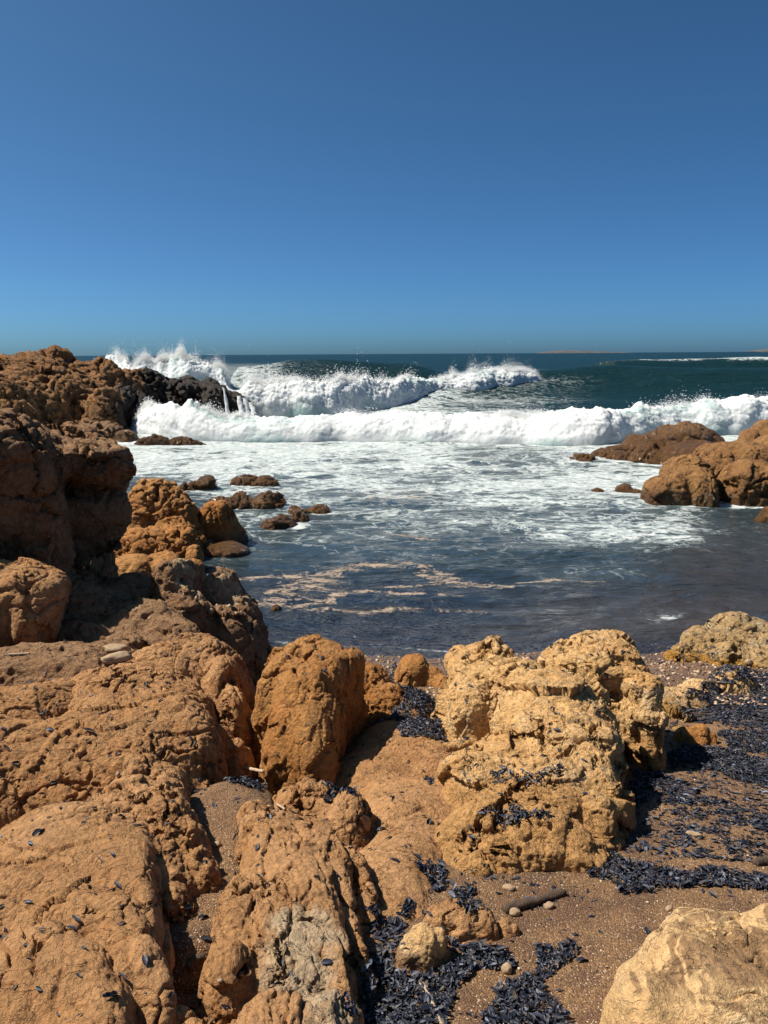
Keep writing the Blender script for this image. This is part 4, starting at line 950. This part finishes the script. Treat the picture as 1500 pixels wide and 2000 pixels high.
def inpoly(x, y, poly):
    c = np.zeros(len(x), bool); n = len(poly)
    for k in range(n):
        (x0, y0), (x1, y1) = poly[k], poly[k - 1]
        m = ((y0 > y) != (y1 > y)) & (x < (x1 - x0) * (y - y0) / (y1 - y0 + 1e-12) + x0)
        c ^= m
    return c
# drifts: outlines on the ground (photo pixel of each corner, carried down to the ground), pieces per square metre, ragged
DR = [
 ([(1130, 1668), (1200, 1655), (1245, 1690), (1330, 1700), (1420, 1698), (1510, 1715), (1510, 1745), (1400, 1732), (1310, 1736), (1230, 1746), (1170, 1722)], 3600, .25),
 ([(1290, 1455), (1330, 1440), (1420, 1465), (1500, 1488), (1560, 1500), (1560, 1560), (1440, 1525), (1350, 1490)], 3000, .35),
 ([(1410, 1430), (1560, 1415), (1560, 1480), (1420, 1468)], 2600, .4),
 ([(1240, 1530), (1300, 1500), (1400, 1560), (1500, 1590), (1540, 1640), (1400, 1610), (1330, 1600)], 1300, .75),
 ([(1190, 1620), (1240, 1560), (1340, 1610), (1500, 1640), (1500, 1690), (1330, 1680), (1250, 1670)], 700, .9),
 ([(1215, 1560), (1245, 1470), (1290, 1420), (1320, 1440), (1290, 1500), (1250, 1570), (1225, 1620)], 3000, .2),
 ([(690, 2010), (705, 1900), (735, 1840), (790, 1880), (880, 1880), (930, 1845), (1010, 1850), (1005, 1885), (930, 1890), (905, 1925), (885, 1990), (915, 2060), (690, 2060)], 4200, .22),
 ([(920, 1985), (990, 1930), (1050, 1900), (1045, 1850), (1110, 1840), (1115, 1890), (1065, 1925), (1095, 1965), (1195, 1945), (1215, 1970), (1200, 2050), (930, 2050)], 3600, .4),
 ([(818, 1690), (862, 1678), (872, 1735), (825, 1742)], 4200, .2),
 ([(770, 1400), (860, 1383), (945, 1386), (905, 1430), (850, 1452), (785, 1440)], 3400, .4),
 ([(820, 1515), (935, 1512), (920, 1540), (895, 1560), (840, 1535)], 2600, .55),
 ([(690, 1300), (770, 1295), (890, 1315), (880, 1370), (800, 1370), (740, 1330)], 2600, .45),
 ([(440, 1500), (470, 1470), (512, 1450), (560, 1500), (510, 1545), (460, 1530)], 3600, .3),
 ([(483, 1350), (505, 1350), (512, 1470), (488, 1470)], 3200, .3),
 ([(960, 1505), (1040, 1520), (1095, 1495), (1100, 1515), (1040, 1535), (965, 1525)], 2400, .5),
 ([(945, 1585), (1000, 1580), (1075, 1598), (1070, 1612), (950, 1600)], 2600, .45),
 ([(875, 1745), (925, 1735), (945, 1770), (910, 1790), (880, 1770)], 3400, .3), ([(850, 1805), (900, 1840), (880, 1860), (850, 1820)], 3400, .3),
 ([(925, 1670), (1000, 1665), (980, 1700), (930, 1690)], 1200, .7), ([(930, 1705), (970, 1700), (970, 1720), (935, 1722)], 2600, .4),
 ([(520, 1255), (560, 1250), (900, 1268), (900, 1290), (560, 1270)], 2400, .45), ([(1270, 1320), (1420, 1290), (1560, 1320), (1560, 1420), (1430, 1420), (1330, 1400)], 1900, .65),
 ([(1440, 1310), (1560, 1300), (1560, 1345), (1450, 1345)], 2200, .5),
 ([(1235, 1500), (1300, 1440), (1560, 1440), (1580, 1700), (1400, 1690), (1260, 1650), (1225, 1600)], 480, .9),
 ([(640, 1525), (700, 1530), (690, 1560), (640, 1550)], 1600, .5), ([(985, 1780), (1060, 1750), (1105, 1750), (1100, 1765), (1000, 1790)], 1500, .5), ([(720, 1760), (800, 1800), (780, 1840), (735, 1830)], 1800, .6), ([(770, 1760), (800, 1750), (805, 1790), (780, 1795)], 2000, .6)]
allxy, alldense = [], []
for poly, dens, rag in DR:
    onrock = min(c[0] for c in poly) > 940 and max(c[0] for c in poly) < 1110 and 1490 < poly[0][1] < 1620
    G = np.array([on_ground(*c)[:2] for c in poly])
    lo, hi = G.min(0) - .05, G.max(0) + .05
    n = int(dens * 7.5 * np.prod(hi - lo))
    xy = lo + rng.random((n, 2)) * (hi - lo)
    j = xy + .045 * np.stack([noise(np.stack([xy[:, 0] * 9, xy[:, 1] * 9, 0 * n + 0 * xy[:, 0]], -1), 400 + i) for i in (0, 1)], -1)
    keep = inpoly(j[:, 0], j[:, 1], G)
    keep &= (.55 + .9 * fbm(np.stack([xy[:, 0] * 7, xy[:, 1] * 11, 0 * xy[:, 0]], -1), 3, 410)) > rag * .75 * rng.random(n) + rag * .2
    i, j = idx(xy[:, 0], xy[:, 1])
    keep &= onrock | ~np.isin(WHO[i, j], (PALEI, BOULI, REDI))
    allxy.append(xy[keep]); alldense.append(np.full(keep.sum(), dens > 2000))
# thin scatter over sand and rock
n = 26000
xy = np.stack([rng.uniform(GX0, GX1, n), rng.uniform(GY0, 7.2, n)], -1)
i, j = idx(xy[:, 0], xy[:, 1]); who = WHO[i, j]
cl = ss(-.1, .5, fbm(np.stack([xy[:, 0] * 3, xy[:, 1] * 3, 0 * xy[:, 0]], -1), 3, 420))
pr = np.where(who == 0, .16 + .60 * cl, .14 + .42 * cl)
keep = rng.random(n) < pr
allxy.append(xy[keep]); alldense.append(np.zeros(keep.sum(), bool))
xy = np.concatenate(allxy); dense = np.concatenate(alldense)
n = len(xy)
size = rng.uniform(.010, .027, n) * rng.choice([.6, .8, 1, 1, 1.5], n) * np.where(dense, 1, 1.15)
C_, M_, steep = place(xy, size, np.where(dense, .45, .16), np.where(dense, rng.random(n) ** 1.5 * .018, .001))
i, j = idx(xy[:, 0], xy[:, 1])
ok = ~steep & (C_[:, 2] > .02) & ~np.isin(WHO[i, j], list(BARE)) & ~(dense & (M_[:, 2, 2] / size < .66))
C_, M_, dense, who = C_[ok], M_[ok], dense[ok], WHO[i, j][ok]
px, py = project(C_[:, 0], C_[:, 1], C_[:, 2])
# what is not hidden from the camera, nearest first: 300 of the loose ones become objects of their own
vis = np.zeros(len(C_), bool)
cand = np.where((px > 5) & (px < 1495) & (py > 1240) & (py < 1995) & ~dense)[0]
t = np.linspace(.05, .99, 160)
for k in cand:
    q_ = CAM + (C_[k] + np.array([0, 0, .012]) - CAM) * t[:, None]
    a, b = idx(q_[:, 0], q_[:, 1])
    vis[k] = not np.any((q_[:, 2] < HM[a, b] - .004) & (q_[:, 1] > GY0) & (np.abs(q_[:, 0]) < 3))
near_ = np.where(vis)[0]; near_ = near_[np.argsort(np.linalg.norm(C_[near_] - CAM, axis=1))][:290]
solo = np.zeros(len(C_), bool); solo[near_] = True
rest = np.where(~solo)[0]
vs, fs, ts, base = [], [], [], 0
kind_ = rng.integers(0, len(FL), len(C_))
for kd, (fv, ff) in enumerate(FL):
    s = rest[kind_[rest] == kd]
    vv = np.einsum('nij,kj->nki', M_[s], fv) + C_[s][:, None, :]
    vs.append(vv.reshape(-1, 3)); fs.append((ff[None] + (np.arange(len(s)) * len(fv))[:, None, None]).reshape(-1, 4) + base)
    ts.append(np.repeat(rng.random(len(s)), len(fv))); base += len(s) * len(fv)
me = mesh_from('velella_drift', np.concatenate(vs), np.concatenate(fs), VEL, attrs=dict(tone=np.concatenate(ts)))
tag(link('velella_drift', me), 'dense blue-black drifts of dried velella heaped over sand and rock', 'velella', kind='stuff')
SM = [mesh_from('dried_velella', fv, ff, VEL, attrs=dict(tone=np.full(len(fv), .15 + .1 * kd))) for kd, (fv, ff) in enumerate(FL)]
for k in near_:
    ob = link('dried_velella', SM[kind_[k]])
    ob.matrix_world = Matrix([[*M_[k][0], C_[k][0]], [*M_[k][1], C_[k][1]], [*M_[k][2], C_[k][2]], [0, 0, 0, 1]])
    if who[k] == 0: tag(ob, 'single dark curled flake of dried velella lying loose on the sand', 'velella', 'loose velella flakes on the sand')
    else: tag(ob, 'single dark curled flake of dried velella lying loose on bare rock', 'velella', 'loose velella flakes on the rocks')
print('velella', len(C_), 'solo', len(near_))

# pebbles and coarse shell gravel
PEB = simple_mat('pale_pebble', (.29, .20, .125), .8, 40, .3, .004)
PEBG = simple_mat('grey_tan_stone', (.28, .195, .12), .85, 30, .3, .005)
def ico(sub=2):
    import bmesh
    bm = bmesh.new(); bmesh.ops.create_icosphere(bm, subdivisions=sub, radius=1)
    v = np.array([x.co[:] for x in bm.verts]); f = np.array([[y.index for y in x.verts] for x in bm.faces]); bm.free(); return v, f
IV, IF = ico(3)
def pebble(label, px, py, r, sc, yaw=0, mat=None, seed=0, cat='pebble', name='pebble', sink=.3, group=None):
    c = on_ground(px, py)
    v = IV * np.array(sc); v = v * (1 + .26 * fbm(IV * 1.1 + seed * 3, 2, 500 + seed) + .10 * fbm(IV * 3, 3, 520 + seed) + .10 * facet(IV * 1.6 + seed, 540))[:, None]
    v = (v @ rotm(yaw).T) * r
    o_ = link(name, mesh_from(name, v, IF, mat or PEB), c + np.array([0, 0, r * sc[2] * (1 - sink)]))
    return tag(o_, label, cat, group)
pebble('grey-tan log-shaped stone lying in the hollow left of the orange dome', 228, 1293, .075, (1.15, .48, .42), 22, PEBG, 1, 'stone', 'stone')
pebble('flat grey stone behind the log-shaped stone', 222, 1272, .08, (1.1, .6, .3), 10, PEBG, 2, 'stone', 'stone')
pebble('round cream pebble against the lower end of the driftwood log', 1004, 1786, .017, (1.2, .9, .8), 10, PEB, 3)
pebble('cream pebble on the sand above the driftwood log', 993, 1737, .018, (1.3, .9, .6), -10, PEB, 4)
pebble('tan pebble under the upper end of the driftwood log', 1072, 1772, .015, (1.3, 1, .7), 20, PEB, 5)
pebble('brown pebble half buried at the edge of the flakes below the pale stone', 990, 1897, .017, (1.0, 1, .9), 40, PEBG, 6)
pebble('white shell chip on the ridge in front of the wide dome', 231, 1517, .010, (.8, 1, 1.2), 0, PEB, 7)
pebble('tiny yellow-white pebble near the bottom of the knobbly ridge', 430, 1917, .006, (1.2, 1, .8), 0, PEB, 8)
pebble('small cream chip on open sand in the right foreground', 1307, 1778, .011, (1.2, .7, .8), 30, PEB, 9)
pebble('pale pebble in the gravel gully', 424, 1652, .013, (1.2, .9, .8), 0, PEB, 10)
pebble('pale oblong stone on the sand between the flake bands at right', 1355, 1632, .022, (1.5, .6, .5), -20, PEB, 11)
pebble('white pebble beside the weathered boulder', 1462, 1297, .035, (1.1, .9, .8), 0, PEB, 12)
pebble('round white pebble stuck on the shaded slope', 411, 1200, .028, (1, 1, 1), 0, PEB, 13, sink=.0)
n = 2600
gxy = np.stack([rng.uniform(-.6, 3.2, n), rng.uniform(1.3, 7.3, n)], -1); i, j = idx(gxy[:, 0], gxy[:, 1])
w = WHO[i, j]; keep = (w == 0) & (rng.random(n) < .45 + .5 * ss(5, 7, gxy[:, 1])); keep |= (w == 16); gxy = gxy[keep]
# the shingle at the waterline
n2 = 5200; s2 = np.stack([rng.uniform(-1.6, 4.0, n2), rng.uniform(5.2, 7.5, n2)], -1); i, j = idx(s2[:, 0], s2[:, 1]); s2 = s2[(WHO[i, j] == 0) & (HM[i, j] > .0)]
gxy = np.concatenate([gxy, s2]); i, j = idx(gxy[:, 0], gxy[:, 1])
LV, LF = ico(1)
gr = np.concatenate([rng.uniform(.0025, .007, len(gxy) - len(s2)), rng.uniform(.006, .018, len(s2))])
v = gr[:, None, None] * LV[None] * rng.uniform(.6, 1.4, (len(gxy), 1, 3)) + np.stack([gxy[:, 0], gxy[:, 1], HM[i, j]], -1)[:, None, :]
GRV = N('shell_gravel'); t_ = GRV.attr('tone')
GRV.l(GRV.mix(GRV.ramp(t_, .55, .95), GRV.mix(GRV.ramp(t_, .0, .5), (.065, .036, .025), (.21, .115, .055)), (.44, .33, .23)), GRV.b.inputs['Base Color']); GRV.b.inputs['Roughness'].default_value = .8
me = mesh_from('shell_gravel', v.reshape(-1, 3), (LF[None] + (np.arange(len(gxy)) * len(LV))[:, None, None]).reshape(-1, 3), GRV.m, attrs=dict(tone=np.repeat(rng.random(len(gxy)), len(LV))))
tag(link('shell_gravel', me), 'loose shell grit and shingle strewn over the beach', 'gravel', kind='stuff')

# driftwood
WOODD = simple_mat('dark_driftwood', (.07, .045, .03), .85, 14, .5, .006, (12, 12, 1))
WOODP = simple_mat('bleached_driftwood', (.36, .27, .19), .8, 14, .35, .003, (12, 12, 1))
def stick(name, label, pts, r0_, r1_, mat, seed, lift=.6, wob=.25):
    g = np.array([on_ground(a, b) for a, b in pts]); g[:, 2] += r0_ * lift
    t = np.linspace(0, 1, 26); k = np.linspace(0, 1, len(g))
    c = np.stack([np.interp(t, k, g[:, i]) for i in range(3)], -1)
    c[:, 2] = np.maximum(c[:, 2], c[0, 2] + (c[-1, 2] - c[0, 2]) * t - .01)
    d = np.gradient(c, axis=0); d /= np.linalg.norm(d, axis=1)[:, None]
    a = np.cross(d, [0, 0, 1]); a /= np.linalg.norm(a, axis=1)[:, None]; b = np.cross(d, a)
    th = np.linspace(0, 2 * math.pi, 13)[:-1]
    rr = (r0_ + (r1_ - r0_) * t)[:, None] * (1 + wob * fbm(np.stack([np.repeat(t * 6, 12), np.tile(np.cos(th), 26), np.tile(np.sin(th), 26)], -1), 2, seed).reshape(26, 12))
    v = (c[:, None, :] + rr[..., None] * (np.cos(th)[None, :, None] * a[:, None] + np.sin(th)[None, :, None] * b[:, None])).reshape(-1, 3)
    f = []
    for q_ in range(25):
        for s in range(12): f.append((q_ * 12 + s, q_ * 12 + (s + 1) % 12, q_ * 12 + 12 + (s + 1) % 12, q_ * 12 + 12 + s))
    v = np.concatenate([v, c[:1], c[-1:]]); n0 = 26 * 12
    for s in range(12): f.append((n0, (s + 1) % 12, s, s)); f.append((n0 + 1, 300 + s, 300 + (s + 1) % 12, 300 + (s + 1) % 12))
    base = c.mean(0)
    f = [tuple(dict.fromkeys(q_)) for q_ in f]
    me = bpy.data.meshes.new(name); me.from_pydata([tuple(p) for p in v - base], [], f); me.materials.append(mat)
    me.polygons.foreach_set('use_smooth', np.ones(len(me.polygons), bool))
    return tag(link(name, me, base), label, 'driftwood')
stick('driftwood_log', 'dark driftwood log on the sand beside the fist-shaped stone', [(985, 1782), (1040, 1768), (1102, 1748)], .019, .012, WOODD, 1, wob=.55)
stick('driftwood_stick', 'bleached driftwood stick lying in the flakes at the bottom centre', [(822, 1920), (840, 1955), (862, 2010)], .008, .010, WOODP, 2)
stick('driftwood_stick', 'short white stick on the flakes between the domes and the wedge-shaped boulder', [(480, 1502), (515, 1509)], .009, .008, WOODP, 3)
stick('driftwood_log', 'dark wet driftwood end on the sand at the right edge', [(1474, 1690), (1520, 1684)], .018, .02, WOODD, 4)
stick('driftwood_stick', 'long thin reddish stick at the right by the low pale slab', [(1372, 1333), (1430, 1336), (1490, 1341)], .007, .005, WOODD, 5)
stick('driftwood_stick', 'tiny thin twig standing out on the gravel gully', [(455, 1640), (466, 1612)], .003, .002, WOODD, 6)
stick('driftwood_stick', 'short pale splinter on the knobbly ridge', [(541, 1572), (556, 1581)], .005, .004, WOODP, 7)
stick('driftwood_stick', 'dark gnarled stub in the hole at the lower end of the gully', [(368, 1895), (385, 1875), (398, 1872)], .012, .010, WOODD, 8)
stick('driftwood_stick', 'pale straw lying across the ledge at the left edge', [(18, 1279), (58, 1277)], .006, .005, WOODP, 9)
